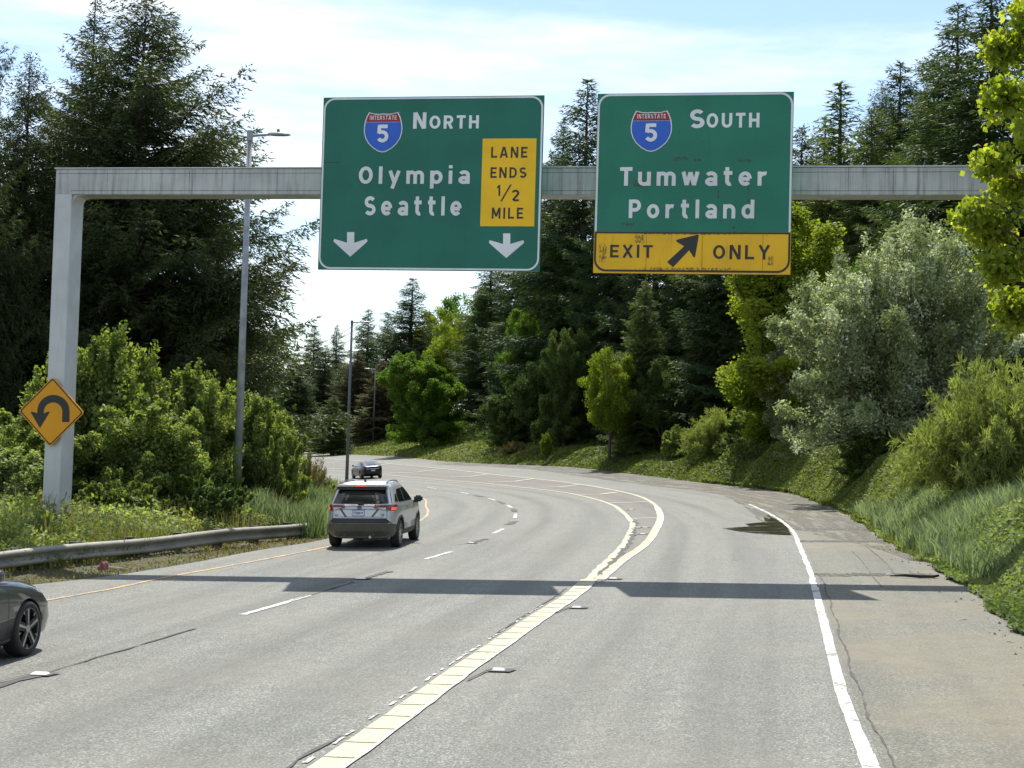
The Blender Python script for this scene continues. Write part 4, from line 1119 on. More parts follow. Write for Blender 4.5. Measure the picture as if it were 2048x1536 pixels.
# --- silver crossover ahead (y = 0 at the tail)
suv = place_car('silver_crossover', 732, 1093, R(5.7), 0.95, 'silver crossover with lit brake lamps driving away in the left lane')
S = CarShape([(0.24, 0.30, 4.35, 0.74, 5), (0.30, 0.14, 4.48, 0.86, 5.5), (0.45, 0.04, 4.57, 0.915, 6), (0.64, 0.0, 4.6, 0.925, 6), (0.70, 0.02, 4.6, 0.925, 6), (0.90, 0.06, 4.56, 0.925, 6),
              (1.02, 0.08, 4.44, 0.91, 6), (1.09, 0.11, 4.1, 0.895, 6), (1.13, 0.14, 3.5, 0.875, 6), (1.35, 0.30, 3.02, 0.80, 6), (1.52, 0.42, 2.62, 0.725, 6), (1.60, 0.46, 2.42, 0.675, 6), (1.655, 0.60, 2.25, 0.60, 5), (1.685, 1.0, 2.0, 0.42, 4)])
RW, FW, WR = 0.95, 3.64, 0.355
S.body('body', MT['silver_paint'], suv, [(RW, (0.41, WR)), (FW, (0.41, WR))])
rw = S.decal('rear_window', 'rear', [(-0.80, 1.14), (0.80, 1.14), (0.68, 1.54), (-0.68, 1.54)], MT['glass'], suv, 0.012, sub=14)
S.decal('rear_bumper', 'rear', [(-0.885, 0.31), (0.885, 0.31), (0.912, 0.50), (0.915, 0.60), (0.80, 0.64), (-0.80, 0.64), (-0.915, 0.60), (-0.912, 0.50)], MT['dusty_reflection'], suv, 0.022, sub=14)
S.decal('bumper_band', 'rear', [(-0.82, 0.645), (0.82, 0.645), (0.68, 0.775), (-0.68, 0.775)], MT['plastic'], suv, 0.016, sub=12)
for sg in (-1, 1):
    S.decal('bumper_corner', 'side', [(0.07, 0.33), (0.52, 0.33), (0.46, 0.46), (0.40, 0.60), (0.07, 0.60)], MT['dusty_reflection'], suv, 0.022, sgn=sg, sub=10)
    tl = S.decal('tail_light', 'rear', [(sg*0.36, 1.04), (sg*0.40, 1.10), (sg*0.86, 1.115), (sg*0.885, 1.04), (sg*0.87, 0.955), (sg*0.64, 0.975)][::sg], MT['tail_red'], suv, 0.02, sub=9)
    S.decal('clear_lens', 'rear', [(sg*0.44, 1.045), (sg*0.68, 1.045), (sg*0.68, 0.985), (sg*0.62, 0.985)][::sg], MT['tail_clear'], tl, 0.028)
    S.decal('bulb', 'rear', [(sg*0.79, 0.975), (sg*0.87, 0.975), (sg*0.875, 1.04), (sg*0.80, 1.04)][::sg], MT['tail_lit'], tl, 0.028)
    S.decal('tail_light_return', 'side', [(0.16, 0.97), (0.36, 1.03), (0.30, 1.10), (0.2, 1.10)], MT['tail_red'], suv, 0.01, sgn=sg)
    S.decal('side_window', 'side', [(0.95, 1.16), (1.72, 1.15), (1.72, 1.50), (1.15, 1.48), (0.92, 1.36)], MT['glass'], suv, 0.004, sgn=sg)
    S.decal('side_window', 'side', [(1.77, 1.15), (3.0, 1.15), (2.62, 1.40), (2.30, 1.52), (1.77, 1.50)], MT['glass'], suv, 0.004, sgn=sg)
    S.decal('quarter_window', 'side', [(0.56, 1.18), (0.88, 1.17), (0.87, 1.38), (0.74, 1.36)], MT['glass'], suv, 0.004, sgn=sg)
    S.decal('sill_cladding', 'side', [(1.40, 0.31), (3.2, 0.31), (3.2, 0.43), (1.40, 0.43)], MT['plastic'], suv, 0.012, sgn=sg)
    for yy in (1.62, 2.72): S.decal('door_handle', 'side', [(yy, 0.985), (yy + 0.2, 0.985), (yy + 0.2, 1.015), (yy, 1.015)], MT['chrome'], suv, 0.03, sub=2, sgn=sg)
    for yy in (RW, FW):
        arc = [(yy + 0.475 * math.cos(R(t)), WR + 0.475 * math.sin(R(t))) for t in range(-10, 191, 12)] + [(yy + 0.412 * math.cos(R(t)), WR + 0.412 * math.sin(R(t))) for t in range(190, -11, -12)]
        arc = [(max(u, 0.2), v) for u, v in arc]
        S.decal('wheel_arch', 'side', arc, MT['plastic'], suv, 0.014, sub=1, sgn=sg)
    b = MB(); b.tube([(sg*0.58, 0.72, 1.655), (sg*0.585, 0.92, 1.69), (sg*0.59, 1.5, 1.705), (sg*0.585, 2.1, 1.685), (sg*0.58, 2.3, 1.64)], 0.015, 6); b.build('roof_rail', MT['plastic'], suv)
    mi = empty('mirror', (sg*0.90, 3.02, 1.12)); mi.parent = suv
    bm = bmesh.new(); bmesh.ops.create_cube(bm, size=1)
    bmesh.ops.bevel(bm, geom=bm.edges[:], offset=0.22, segments=3, affect='EDGES')
    for v in bm.verts: v.co = Vector((sg*0.13 + v.co.x*0.23, v.co.y*0.16, 0.05 + v.co.z*0.17))
    me = bpy.data.meshes.new('mirror_shell'); bm.to_mesh(me); bm.free(); me.materials.append(MT['plastic']); link('mirror_shell', me, mi)
    MB().box(min(0, sg*0.12) - .02, max(0, sg*0.12), -0.03, 0.03, -0.06, 0.0).build('mirror_foot', MT['plastic'], mi)
    wheel(suv, sg*0.80, RW, WR, 0.225, 'multi', sg); wheel(suv, sg*0.80, FW, WR, 0.225, 'multi', sg)
b = MB(); b.prism([(-0.66, 1.565), (-0.60, 1.625), (0.60, 1.625), (0.66, 1.575), (0.62, 1.565), (-0.62, 1.565)], 0.27, 0.66)
sp = b.build('spoiler', MT['silver_paint'], suv, bevel=0.012)
b = MB(); b.prism([(-0.66, 1.49), (0.66, 1.49), (0.62, 1.562), (-0.62, 1.562)], 0.33, 0.46); b.build('spoiler_underside', MT['plastic'], sp)
MB().box(-0.14, 0.14, 0.262, 0.29, 1.575, 1.597).build('brake_light', MT['tail_lit'], suv)
b = MB(); b.tube([(0.0, 0.125, 1.155), (-0.2, 0.13, 1.175), (-0.42, 0.16, 1.165)], [0.02, 0.016, 0.008], 6); b.box(-0.04, 0.1, 0.085, 0.15, 1.13, 1.19); b.build('wiper', MT['plastic'], suv)
lp = S.decal('licence_plate', 'rear', [(-0.175, 0.83), (0.135, 0.83), (0.135, 0.985), (-0.175, 0.985)], MT['plate_blue'], suv, 0.016)
S.decal('plate_face', 'rear', [(-0.165, 0.845), (0.125, 0.845), (0.125, 0.97), (-0.165, 0.97)], MT['plate'], lp, 0.022)
fit_text('plate_number', 'CLB6610', (-0.14, 0.87, 0.10, 0.945), S.rear(0, 0.9) - 0.027, MT['plate_blue'], lp, 0.01)
b = MB()
for (rx, rz) in ((0.058, 0.04), (0.022, 0.04), (0.034, 0.015)):
    b.tube([(rx*math.cos(R(t)), S.rear(0, 1.03) - 0.012, 1.045 + (0.012 if rx == 0.034 else 0) + rz*math.sin(R(t))) for t in range(0, 361, 20)], 0.0055, 5)
b.build('badge', MT['plastic'], suv)
S.decal('tailgate_bar', 'rear', [(-0.36, 1.085), (0.36, 1.085), (0.40, 1.125), (-0.40, 1.125)], MT['chrome'], suv, 0.016)
S.decal('crease_shade', 'rear', [(-0.52, 1.01), (-0.44, 0.985), (-0.30, 0.80), (-0.36, 0.80)], MT['dusty_reflection'], suv, 0.003)  # flat dark strips drawn for the shade of the tailgate creases
S.decal('crease_shade', 'rear', [(0.36, 0.80), (0.30, 0.80), (0.44, 0.985), (0.52, 1.01)], MT['dusty_reflection'], suv, 0.003)
b = MB()
for zz in (0.80, 0.99):
    b.add([(x, S.rear(x, zz, 0.005), z) for x in np.linspace(-0.62 if zz < .9 else -.5, 0.62 if zz < .9 else .5, 14) for z in (zz, zz + 0.010)], [(2*i, 2*i + 2, 2*i + 3, 2*i + 1) for i in range(13)])
for sx in (-0.70, 0.70): b.add([(x, S.rear(x, z, 0.005), z) for z in np.linspace(0.70, 1.0, 6) for x in (sx, sx + 0.009)], [(2*i, 2*i + 1, 2*i + 3, 2*i + 2) for i in range(5)])
b.build('panel_gap', MT['plastic'], suv, recalc=False)
fit_text('model_lettering', 'RAV4', (-0.63, 0.835, -0.50, 0.865), S.rear(0.56, 0.85) - 0.006, MT['plastic'], suv, 0.02)
fit_text('trim_lettering', 'XLE', (0.53, 0.865, 0.64, 0.89), S.rear(0.58, 0.87) - 0.006, MT['plastic'], suv, 0.02)
fit_text('trim_lettering', 'AWD', (0.53, 0.825, 0.64, 0.85), S.rear(0.58, 0.84) - 0.006, MT['plastic'], suv, 0.02)
b = MB(); b.prism([(-0.02, 1.68), (0.02, 1.68), (0.01, 1.75), (-0.01, 1.75)], 0.75, 0.9); b.build('antenna_fin', MT['plastic'], suv)
b = MB(); b.tube([(0.28, 0.06, 0.30), (0.28, 0.4, 0.30)], 0.035, 10); b.build('exhaust_pipe', MT['chrome'], suv)
# --- black hatchback sedan far ahead
blk = place_car('black_sedan', 742, 957, R(-20), 0.9, 'black sloping-back car driving away round the bend beyond the silver car', scale=0.93)
S2 = CarShape([(0.20, 0.28, 4.35, 0.72, 5), (0.28, 0.10, 4.5, 0.85, 5), (0.45, 0.02, 4.58, 0.89, 6), (0.70, 0.0, 4.56, 0.90, 6), (0.88, 0.04, 4.40, 0.89, 6), (1.0, 0.10, 3.7, 0.87, 6), (1.04, 0.22, 3.35, 0.85, 5),
               (1.20, 0.75, 2.95, 0.76, 5), (1.34, 1.3, 2.6, 0.66, 5), (1.42, 1.75, 2.3, 0.5, 4)])
S2.body('body', MT['dark_paint'], blk, [(0.92, (0.38, 0.335)), (3.66, (0.38, 0.335))])
S2.decal('rear_window', 'rear', [(-0.66, 1.06), (0.66, 1.06), (0.54, 1.32), (-0.54, 1.32)], MT['glass'], blk, 0.004)
S2.decal('light_bar', 'rear', [(-0.80, 0.80), (0.80, 0.80), (0.80, 0.835), (-0.80, 0.835)], MT['chrome'], blk, 0.008)
S2.decal('licence_plate', 'rear', [(-0.16, 0.62), (0.16, 0.62), (0.16, 0.73), (-0.16, 0.73)], MT['plate'], blk, 0.008)
S2.decal('tailgate_panel', 'rear', [(-0.78, 0.85), (0.78, 0.85), (0.76, 0.95), (-0.76, 0.95)], MT['plastic'], blk, 0.006)
for sg in (-1, 1):
    S2.decal('side_window', 'side', [(1.25, 1.08), (2.0, 1.07), (2.0, 1.33), (1.75, 1.33)], MT['glass'], blk, 0.004, sgn=sg)
    S2.decal('side_window', 'side', [(2.05, 1.07), (3.0, 1.07), (2.55, 1.28), (2.05, 1.33)], MT['glass'], blk, 0.004, sgn=sg)
    S2.decal('sill_trim', 'side', [(1.4, 0.27), (3.2, 0.27), (3.2, 0.31), (1.4, 0.31)], MT['chrome'], blk, 0.01, sgn=sg)
    S2.decal('tail_light', 'rear', [(sg*0.62, 0.845), (sg*0.84, 0.83), (sg*0.83, 0.93), (sg*0.64, 0.90)][::sg], MT['tail_red'], blk, 0.012)
    b = MB(); b.box(min(sg*0.86, sg*1.03), max(sg*0.86, sg*1.03), 2.95, 3.07, 1.02, 1.14); b.build('mirror', MT['dark_paint'], blk, bevel=0.03)
    wheel(blk, sg*0.77, 0.92, 0.335, 0.21, 'twin', sg); wheel(blk, sg*0.77, 3.66, 0.335, 0.21, 'twin', sg)
# --- dark grey car entering at the left edge
gr = place_car('grey_hatchback', -76, 1309, R(9), 3.64, 'dark grey car entering at the left edge, only its front wheel and bonnet visible')
S3 = CarShape([(0.17, 0.28, 4.38, 0.76, 7), (0.24, 0.10, 4.50, 0.87, 7), (0.42, 0.02, 4.56, 0.90, 7), (0.60, 0.0, 4.54, 0.91, 6.5), (0.72, 0.02, 4.42, 0.91, 6), (0.83, 0.05, 4.24, 0.905, 5.5), (0.92, 0.10, 3.98, 0.89, 5), (0.985, 0.16, 3.55, 0.87, 5), (1.02, 0.2, 3.30, 0.84, 5),
               (1.18, 0.5, 2.95, 0.77, 5), (1.36, 1.0, 2.5, 0.66, 5), (1.45, 1.6, 2.2, 0.5, 4)])
S3.body('body', MT['grey_paint'], gr, [(0.92, (0.385, 0.34)), (3.64, (0.385, 0.34))], 96)
S3.decal('windscreen', 'front', [(-0.68, 1.05), (0.68, 1.05), (0.56, 1.36), (-0.56, 1.36)], MT['glass'], gr, 0.004)
S3.decal('lower_grille', 'front', [(-0.62, 0.24), (0.62, 0.24), (0.58, 0.46), (-0.58, 0.46)], MT['plastic'], gr, 0.005)
S3.decal('rear_window', 'rear', [(-0.62, 1.06), (0.62, 1.06), (0.52, 1.34), (-0.52, 1.34)], MT['glass'], gr, 0.004)
for sg in (-1, 1):
    S3.decal('headlight', 'side', [(4.02, 0.77), (4.36, 0.69), (4.32, 0.75), (4.08, 0.82)], MT['head_lens'], gr, 0.006, sgn=sg)
    S3.decal('side_window', 'side', [(1.1, 1.06), (1.95, 1.05), (1.95, 1.36), (1.5, 1.36)], MT['glass'], gr, 0.004, sgn=sg)
    S3.decal('side_window', 'side', [(2.0, 1.05), (3.0, 1.05), (2.55, 1.30), (2.0, 1.36)], MT['glass'], gr, 0.004, sgn=sg)
    b = MB()
    b.add([(sg * S3.side(y, z, 0.002), y, z) for z in np.linspace(0.25, 0.93, 10) for y in (3.12, 3.128)], [(2*i, 2*i + 1, 2*i + 3, 2*i + 2) for i in range(9)]); b.build('door_gap', MT['plastic'], gr, recalc=False)
    S3.decal('sill_trim', 'side', [(1.4, 0.20), (3.2, 0.20), (3.2, 0.27), (1.4, 0.27)], MT['plastic'], gr, 0.01, sgn=sg)
    mi = MB(); mi.box(min(sg*0.86, sg*1.06), max(sg*0.86, sg*1.06), 2.62, 2.76, 1.02, 1.16); mi.build('mirror', MT['grey_paint'], gr, bevel=0.04)
    wheel(gr, sg*0.80, 0.92, 0.345, 0.215, 'twin', sg); wheel(gr, sg*0.80, 3.64, 0.345, 0.215, 'twin', sg)


# ------------------------------------------------------------------ plants
def tri_leaves(P, D, Wd, Ln, wid, roll_rng):  # pointed slips: base P, direction D, side Wd
    n = len(P)
    V = np.empty((n, 3, 3)); V[:, 0] = P - Wd * wid[:, None] / 2; V[:, 1] = P + Wd * wid[:, None] / 2; V[:, 2] = P + D * Ln[:, None]
    return V.reshape(-1, 3), np.arange(3 * n).reshape(-1, 3)
def unit(v): return v / (np.linalg.norm(v, axis=-1, keepdims=True) + 1e-9)
def conifer_mesh(name, seed, H, Rm, mat, base=0.05, nb=300, droop=0.25, shape=0.8, spray=0.32, lat=0.42, sparse=1.0, ragged=0.35, low_in=0.8):
    g = np.random.default_rng(seed)
    zz = base + (1 - base) * (np.arange(nb) + g.random(nb)) / nb
    zz = 1 - (1 - zz) ** 0.80
    az = np.arange(nb) * 2.39996 + g.normal(0, 0.5, nb)
    Lb = Rm * np.clip((1 - zz) ** shape, 0.03, 1) * np.clip(g.normal(0.86, ragged * 0.42, nb), 0.35, 1.25) * (low_in + (1 - low_in) * np.minimum(1, zz / 0.32))
    ph = g.uniform(0, 6.28, 4)
    Lb = Lb * (1 + 0.20 * np.sin(zz * 23 + ph[0]) * np.sin(az + ph[1]) + 0.18 * np.sin(zz * 41 + 2 * az + ph[2]) + 0.12 * np.sin(az + ph[3]))
    Lb = np.where(g.random(nb) < 0.06, Lb * 0.4, Lb)
    el = np.interp(zz, [0, 0.4, 0.8, 0.97, 1], [-0.12, 0.12, 0.42, 0.6, 1.2]) + g.normal(0, 0.1, nb)
    P, D, Wd, Ln, wid, tint = [], [], [], [], [], []
    limbs = MB()
    for i in range(nb):
        nt_ = max(5, int(Lb[i] / 0.16 * sparse))
        o = np.array([math.cos(az[i]), math.sin(az[i]), 0])
        sd_ = np.array([-o[1], o[0], 0])
        def path(t):
            t = np.asarray(t)
            return (o[None] * (Lb[i] * t)[:, None] * math.cos(el[i]) + np.array([0, 0, 1])[None] * (zz[i] * H + Lb[i] * (math.sin(el[i]) * t - droop * t ** 2 + 0.20 * t ** 4))[:, None]
                    + sd_[None] * (0.12 * Lb[i] * np.sin(t * 2.2 + az[i] * 3))[:, None])
        t = np.clip(np.linspace(0.10, 1, nt_) + g.normal(0, 0.02, nt_), 0.06, 1)
        C = path(t); C2 = path(np.minimum(t + 0.03, 1.03)); fw = unit(C2 - C)
        bt = g.random() * 0.5
        for k in range(nt_):
            tl = (lat * Lb[i] * (1 - t[k]) ** 0.7 * (0.35 + 0.65 * min(1, t[k] / 0.35)) + 0.05 + 0.15 * min(1, Lb[i] / 1.5)) * g.uniform(0.6, 1.2)
            for sg in (-1, 1):
                dr = fw[k] * 0.75 + sd_ * sg * 0.8 + np.array([0, 0, -0.15 - 0.25 * g.random()])
                dr = dr / np.linalg.norm(dr)
                m_ = max(2, int(tl / (0.26 * spray)))
                q = np.linspace(0.05, 1, m_)
                pts = C[k][None] + dr[None] * (q * tl)[:, None]; pts[:, 2] -= 0.28 * tl * q ** 2
                rr = g.normal(0, 1, (m_, 3))
                dd = unit(dr[None] * 0.85 + rr * 0.36 + np.array([0, 0, -0.28])[None])
                P.append(pts + rr * 0.03); D.append(dd)
                Wd.append(unit(np.cross(dd, unit(g.normal(0, 1, (m_, 3)) + np.array([0, 0, 0.7])))))
                Ln.append(spray * g.uniform(0.6, 1.25, m_)); wid.append(spray * g.uniform(0.18, 0.36, m_))
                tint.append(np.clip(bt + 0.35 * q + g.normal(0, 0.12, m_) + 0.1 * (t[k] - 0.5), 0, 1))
        if Lb[i] > 0.5: limbs.tube(path(np.array([0, 0.35, 0.75])), [0.012 * Lb[i] + 0.01, 0.009 * Lb[i] + 0.006, 0.006], 4, False)
    P, D, Wd, Ln, wid, tint = map(np.concatenate, (P, D, Wd, Ln, wid, tint))
    V, Fq = tri_leaves(P, D, Wd, Ln, wid, g)
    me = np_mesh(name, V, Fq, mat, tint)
    tk = MB(); rt = 0.014 * H
    zs_ = np.linspace(-0.03, 1, 12)
    tk.tube([(0.05 * math.sin(z * 9 + seed), 0.05 * math.cos(z * 7 + seed), z * H) for z in zs_], [max(0.02, rt * (1 - max(z, 0)) ** 0.85 * (1.25 if z < 0.02 else 1)) for z in zs_], 9)
    tk.add(limbs.v, limbs.f)
    o = tk.build('trunk', MT['bark'], smooth=True, recalc=False); tm = o.data; bpy.data.objects.remove(o)
    return dict(crown=me, trunk=tm, H=H, R=Rm)
def rhombs(P, A, B, ln, wd):                  # leaf-shaped quads: centre P, long axis A, short axis B
    n = len(P)
    V = np.empty((n, 4, 3)); V[:, 0] = P - A * ln[:, None] / 2; V[:, 1] = P + B * wd[:, None] / 2 - A * ln[:, None] * 0.05; V[:, 2] = P + A * ln[:, None] / 2; V[:, 3] = P - B * wd[:, None] / 2 - A * ln[:, None] * 0.05
    return V.reshape(-1, 3), np.arange(4 * n).reshape(-1, 4)
def leaf_axes(g, n, up=0.7, outward=None):
    nr = g.normal(0, 1, (n, 3)) + np.array([0, 0, up])
    if outward is not None: nr = nr + outward
    nr = unit(nr)
    A = unit(np.cross(nr, g.normal(0, 1, (n, 3)))); A[:, 2] -= 0.25; A = unit(A)
    return A, unit(np.cross(nr, A))
def broadleaf_mesh(name, seed, H, Rm, mat, lobes, nb=26, per=9, leaves=70, leaf=0.14, bark='bark', up=0.6, spike=0.0, aspect=0.6, low=0.0, tight=1.0, local=False):
    """lobes: list of (x, y, z, rx, ry, rz) in fractions of R and H; boughs fan out inside them, leaf clumps along each bough"""
    g = np.random.default_rng(seed)
    P, T, O = [], [], []
    wood = MB()
    fork = np.array([0, 0, H * (low + 0.12)])
    wood.tube([(0, 0, -0.3), (0.03 * H * 0.2, 0, H * 0.15), (0, 0.02 * H * 0.2, H * (0.9 if local else 0.42))], [0.018 * H, 0.014 * H, 0.007 * H], 9)
    for (lx, ly, lz, rx, ry, rz) in lobes:
        c = np.array([lx * Rm, ly * Rm, lz * H]); rad = np.array([rx * Rm, ry * Rm, rz * H])
        if local: wood.tube([(0, 0, c[2] - 0.7), (c[0] * 0.5, c[1] * 0.5, c[2] - 0.25), tuple(c)], [0.04, 0.025, 0.01], 5, False)
        for i in range(nb):
            d = unit(g.normal(0, 1, 3)); d[2] = abs(d[2]) if (lz > 0.34 and g.random() < 0.72) else d[2]
            e_ = c + d * rad * g.uniform(0.72, 1.04)
            if e_[2] < H * low + 0.15: e_[2] = H * low + 0.15 + g.random() * 0.4
            s_ = fork + (c - fork) * g.uniform(0.25, 0.7) if not local else c + g.normal(0, 0.15, 3) * rad
            bt = g.normal(0.42, 0.2)
            bend = g.normal(0, 0.08, 3) * np.linalg.norm(e_ - s_)
            wood.tube([s_, (s_ + e_) / 2 + bend, e_], [0.0045 * H, 0.003 * H, 0.0012 * H] if not local else [0.009, 0.007, 0.004], 4, False)
            for k in range(per):
                t = 1 - g.random() ** 1.5 * 0.75
                q = s_ + (e_ - s_) * t + bend * 4 * t * (1 - t) * 0.5
                cr_ = tight * (0.17 + 0.14 * g.random()) * Rm * (0.55 + 0.45 * (1 - t)) * (0.8 if len(lobes) > 1 else 1)
                m_ = int(leaves * g.uniform(0.6, 1.3))
                off = g.normal(0, 1, (m_, 3)); off = unit(off) * (g.random((m_, 1)) ** 0.45) * cr_ * np.array([1, 1, 0.75])
                if spike and t > 0.85:
                    dd = unit((e_ - s_)[None])[0] * 0.5 + np.array([0, 0, 1.0])
                    off = off * 0.6 + dd[None] * (g.random((m_, 1)) * spike)
                P.append(q + off); O.append(np.repeat(d[None], m_, 0))
                T.append(np.clip(bt + g.normal(0, 0.19, m_) + g.normal(0, 0.12), 0, 1))
    P, T, O = np.concatenate(P), np.concatenate(T), np.concatenate(O)
    k = P[:, 2] > H * low - 0.1 if low > 0 else P[:, 2] > 0.05
    P, T, O = P[k], T[k], O[k]
    A, B = leaf_axes(g, len(P), up, O * 0.5)
    ln = leaf * g.uniform(0.65, 1.3, len(P))
    V, Fq = rhombs(P, A, B, ln, ln * aspect * g.uniform(0.8, 1.2, len(P)))
    me = np_mesh(name, V, Fq, mat, T)
    o = wood.build('trunk', MT[bark], smooth=True, recalc=False); tm = o.data; bpy.data.objects.remove(o)
    return dict(crown=me, trunk=tm, H=H, R=Rm)
def feather_mesh(name, seed, H, Rm, mat, stems=150, seg=26, slip=0.16, arch=1.0):
    g = np.random.default_rng(seed)
    P, D, Wd, Ln, wid, T = [], [], [], [], [], []
    wood = MB()
    for i in range(stems):
        az = g.uniform(0, 6.283); o = np.array([math.cos(az), math.sin(az), 0])
        rr = Rm * math.sqrt(g.random()) * 1.0; h = H * math.sqrt(max(0.06, 1 - (rr / Rm) ** 2 * 0.85)) * g.uniform(0.65, 1.05)
        t = np.linspace(0.12, 1, seg)
        pts = o[None] * (rr * t ** 1.3)[:, None] + np.array([0, 0, 1])[None] * (h * (t - 0.28 * arch * t ** 3 * (rr / Rm) ))[:, None]
        pts += np.cumsum(g.normal(0, 0.012 * H, (seg, 3)), 0)
        fw = unit(np.gradient(pts, axis=0))
        wood.tube([(o * 0.15), pts[seg // 3], pts[2 * seg // 3]], [0.02, 0.014, 0.006], 4, False)
        bt = g.normal(0.45, 0.2)
        for k in range(2, seg):
            tw = 4
            side = unit(np.cross(fw[k], g.normal(0, 1, (tw, 3))))
            tl = 0.085 * H * (1.15 - t[k]) * g.uniform(0.6, 1.3, tw) + 0.10
            for j in range(tw):
                m_ = 6
                q = np.linspace(0.1, 1, m_)
                dr = unit((fw[k] * 0.8 + side[j] * 0.75)[None])[0]
                pp_ = pts[k] + dr[None] * (q * tl[j] * 1.6)[:, None]; pp_[:, 2] -= 0.25 * tl[j] * q ** 2
                dd = unit(dr[None] + g.normal(0, 0.35, (m_, 3)))
                P.append(pp_); D.append(dd); Wd.append(unit(np.cross(dd, g.normal(0, 1, (m_, 3)))))
                Ln.append(slip * g.uniform(0.6, 1.3, m_)); wid.append(slip * 0.22 * g.uniform(0.7, 1.3, m_)); T.append(np.clip(bt + 0.25 * q + g.normal(0, 0.1, m_), 0, 1))
    P, D, Wd, Ln, wid, T = map(np.concatenate, (P, D, Wd, Ln, wid, T))
    V, Fq = tri_leaves(P, D, Wd, Ln, wid, g)
    me = np_mesh(name, V, Fq, mat, T)
    o_ = wood.build('trunk', MT['bark'], recalc=False); tm = o_.data; bpy.data.objects.remove(o_)
    return dict(crown=me, trunk=tm, H=H, R=Rm)
def put(kind, name, apex, Y, half_px, label, cat, group, spin=0.0, trunk='trunk', crown='crown', mat=None, zmin=None):
    A = at(apex[0], apex[1], Y)
    g = float(hland(A.x, A.y))
    h = max(A.z - g, 0.3)
    r = half_px / (F / Y)
    e = empty(name, (A.x, A.y, g - 0.05), spin, label, cat, group)
    e.scale = (r / kind['R'], r / kind['R'], h / kind['H'])
    link(trunk, kind['trunk'], e); c = link(crown, kind['crown'], e)
    if mat:
        c.material_slots[0].link = 'OBJECT'; c.material_slots[0].material = mat
    return e
round_lobes = [(0, 0, 0.62, 0.95, 0.95, 0.36)]
K = {}
K['spruce'] = conifer_mesh('spruce crown', 11, 22, 9.0, MT['spruce'], base=0.05, nb=430, droop=0.13, shape=0.68, spray=0.23, lat=0.36, ragged=0.5, low_in=0.35)
K['spruce2'] = conifer_mesh('spruce crown', 12, 22, 6.0, MT['spruce'], base=0.05, nb=400, droop=0.20, shape=0.66, spray=0.22, lat=0.40, ragged=0.5)
K['fir'] = conifer_mesh('fir crown', 13, 24, 4.2, MT['fir'], base=0.04, nb=400, droop=0.30, shape=0.62, spray=0.29, ragged=0.5)
K['fir2'] = conifer_mesh('fir crown', 14, 24, 3.8, MT['fir'], base=0.05, nb=360, droop=0.22, shape=0.58, spray=0.30, ragged=0.6)
K['spire'] = conifer_mesh('spire crown', 15, 20, 2.9, MT['young'], base=0.06, nb=260, droop=0.10, shape=0.66, spray=0.28, sparse=0.9)
K['maple'] = broadleaf_mesh('maple crown', 21, 12, 4.0, MT['maple'], [(0, 0, 0.62, 0.8, 0.8, 0.34), (0.35, 0.2, 0.45, 0.6, 0.6, 0.22), (-0.4, -0.1, 0.5, 0.55, 0.55, 0.25)], nb=24, per=9, leaves=110, leaf=0.17, aspect=0.75, tight=1.5)
K['tallmaple'] = broadleaf_mesh('tall maple crown', 22, 14, 3.4, MT['maple'], [(0.1, 0, 0.76, 0.65, 0.65, 0.22), (-0.25, 0, 0.55, 0.75, 0.75, 0.2), (0.2, 0, 0.34, 0.8, 0.8, 0.2), (-0.3, 0, 0.2, 0.7, 0.7, 0.14)], nb=22, per=9, leaves=120, leaf=0.155, aspect=0.75, tight=1.6)
_near = [(2025, 60, 50, 50), (1992, 105, 32, 36), (2012, 200, 45, 45), (2045, 290, 50, 45), (1968, 345, 38, 28), (2032, 385, 50, 45), (2065, 450, 55, 55), (1938, 455, 34, 28),
         (1985, 482, 42, 36), (2042, 560, 50, 45), (1990, 565, 36, 34), (2032, 640, 40, 42), (2095, 200, 60, 80), (2100, 400, 60, 80), (2100, 600, 60, 60), (2070, 120, 50, 60)]
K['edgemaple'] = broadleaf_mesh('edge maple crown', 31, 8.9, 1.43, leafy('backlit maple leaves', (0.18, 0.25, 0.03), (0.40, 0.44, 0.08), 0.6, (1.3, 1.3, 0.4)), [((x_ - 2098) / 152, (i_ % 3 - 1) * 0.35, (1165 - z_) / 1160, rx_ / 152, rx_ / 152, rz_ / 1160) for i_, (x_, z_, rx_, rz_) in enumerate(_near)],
                                nb=16, per=7, leaves=7, leaf=0.125, aspect=0.85, tight=1.75, local=True)
K['round'] = broadleaf_mesh('round crown', 23, 11, 5.5, MT['mid'], [(0.3, 0, 0.66, 0.66, 0.7, 0.32), (-0.4, 0.1, 0.52, 0.58, 0.6, 0.30), (0.05, -0.2, 0.2, 0.98, 0.8, 0.24)], nb=40, per=11, leaves=130, leaf=0.19, aspect=0.7, up=0.8)
K['shrub'] = broadleaf_mesh('shrub crown', 24, 4.6, 2.3, MT['shrub'], [(0, 0, 0.60, 0.80, 0.80, 0.36), (0.5, 0, 0.42, 0.5, 0.6, 0.32), (-0.5, 0, 0.40, 0.5, 0.6, 0.32), (0, 0.0, 0.24, 1.0, 0.9, 0.22)], nb=40, per=9, leaves=56, leaf=0.135, aspect=0.6, spike=0.12, tight=1.5)
K['shrub2'] = broadleaf_mesh('shrub crown', 25, 4.2, 2.2, MT['shrub'], [(0.15, 0, 0.66, 0.62, 0.7, 0.30), (-0.4, 0, 0.5, 0.55, 0.6, 0.3), (0.3, 0, 0.3, 0.75, 0.8, 0.26), (-0.3, 0, 0.2, 0.8, 0.8, 0.2)], nb=40, per=9, leaves=56, leaf=0.135, aspect=0.6, spike=0.4, tight=1.35)
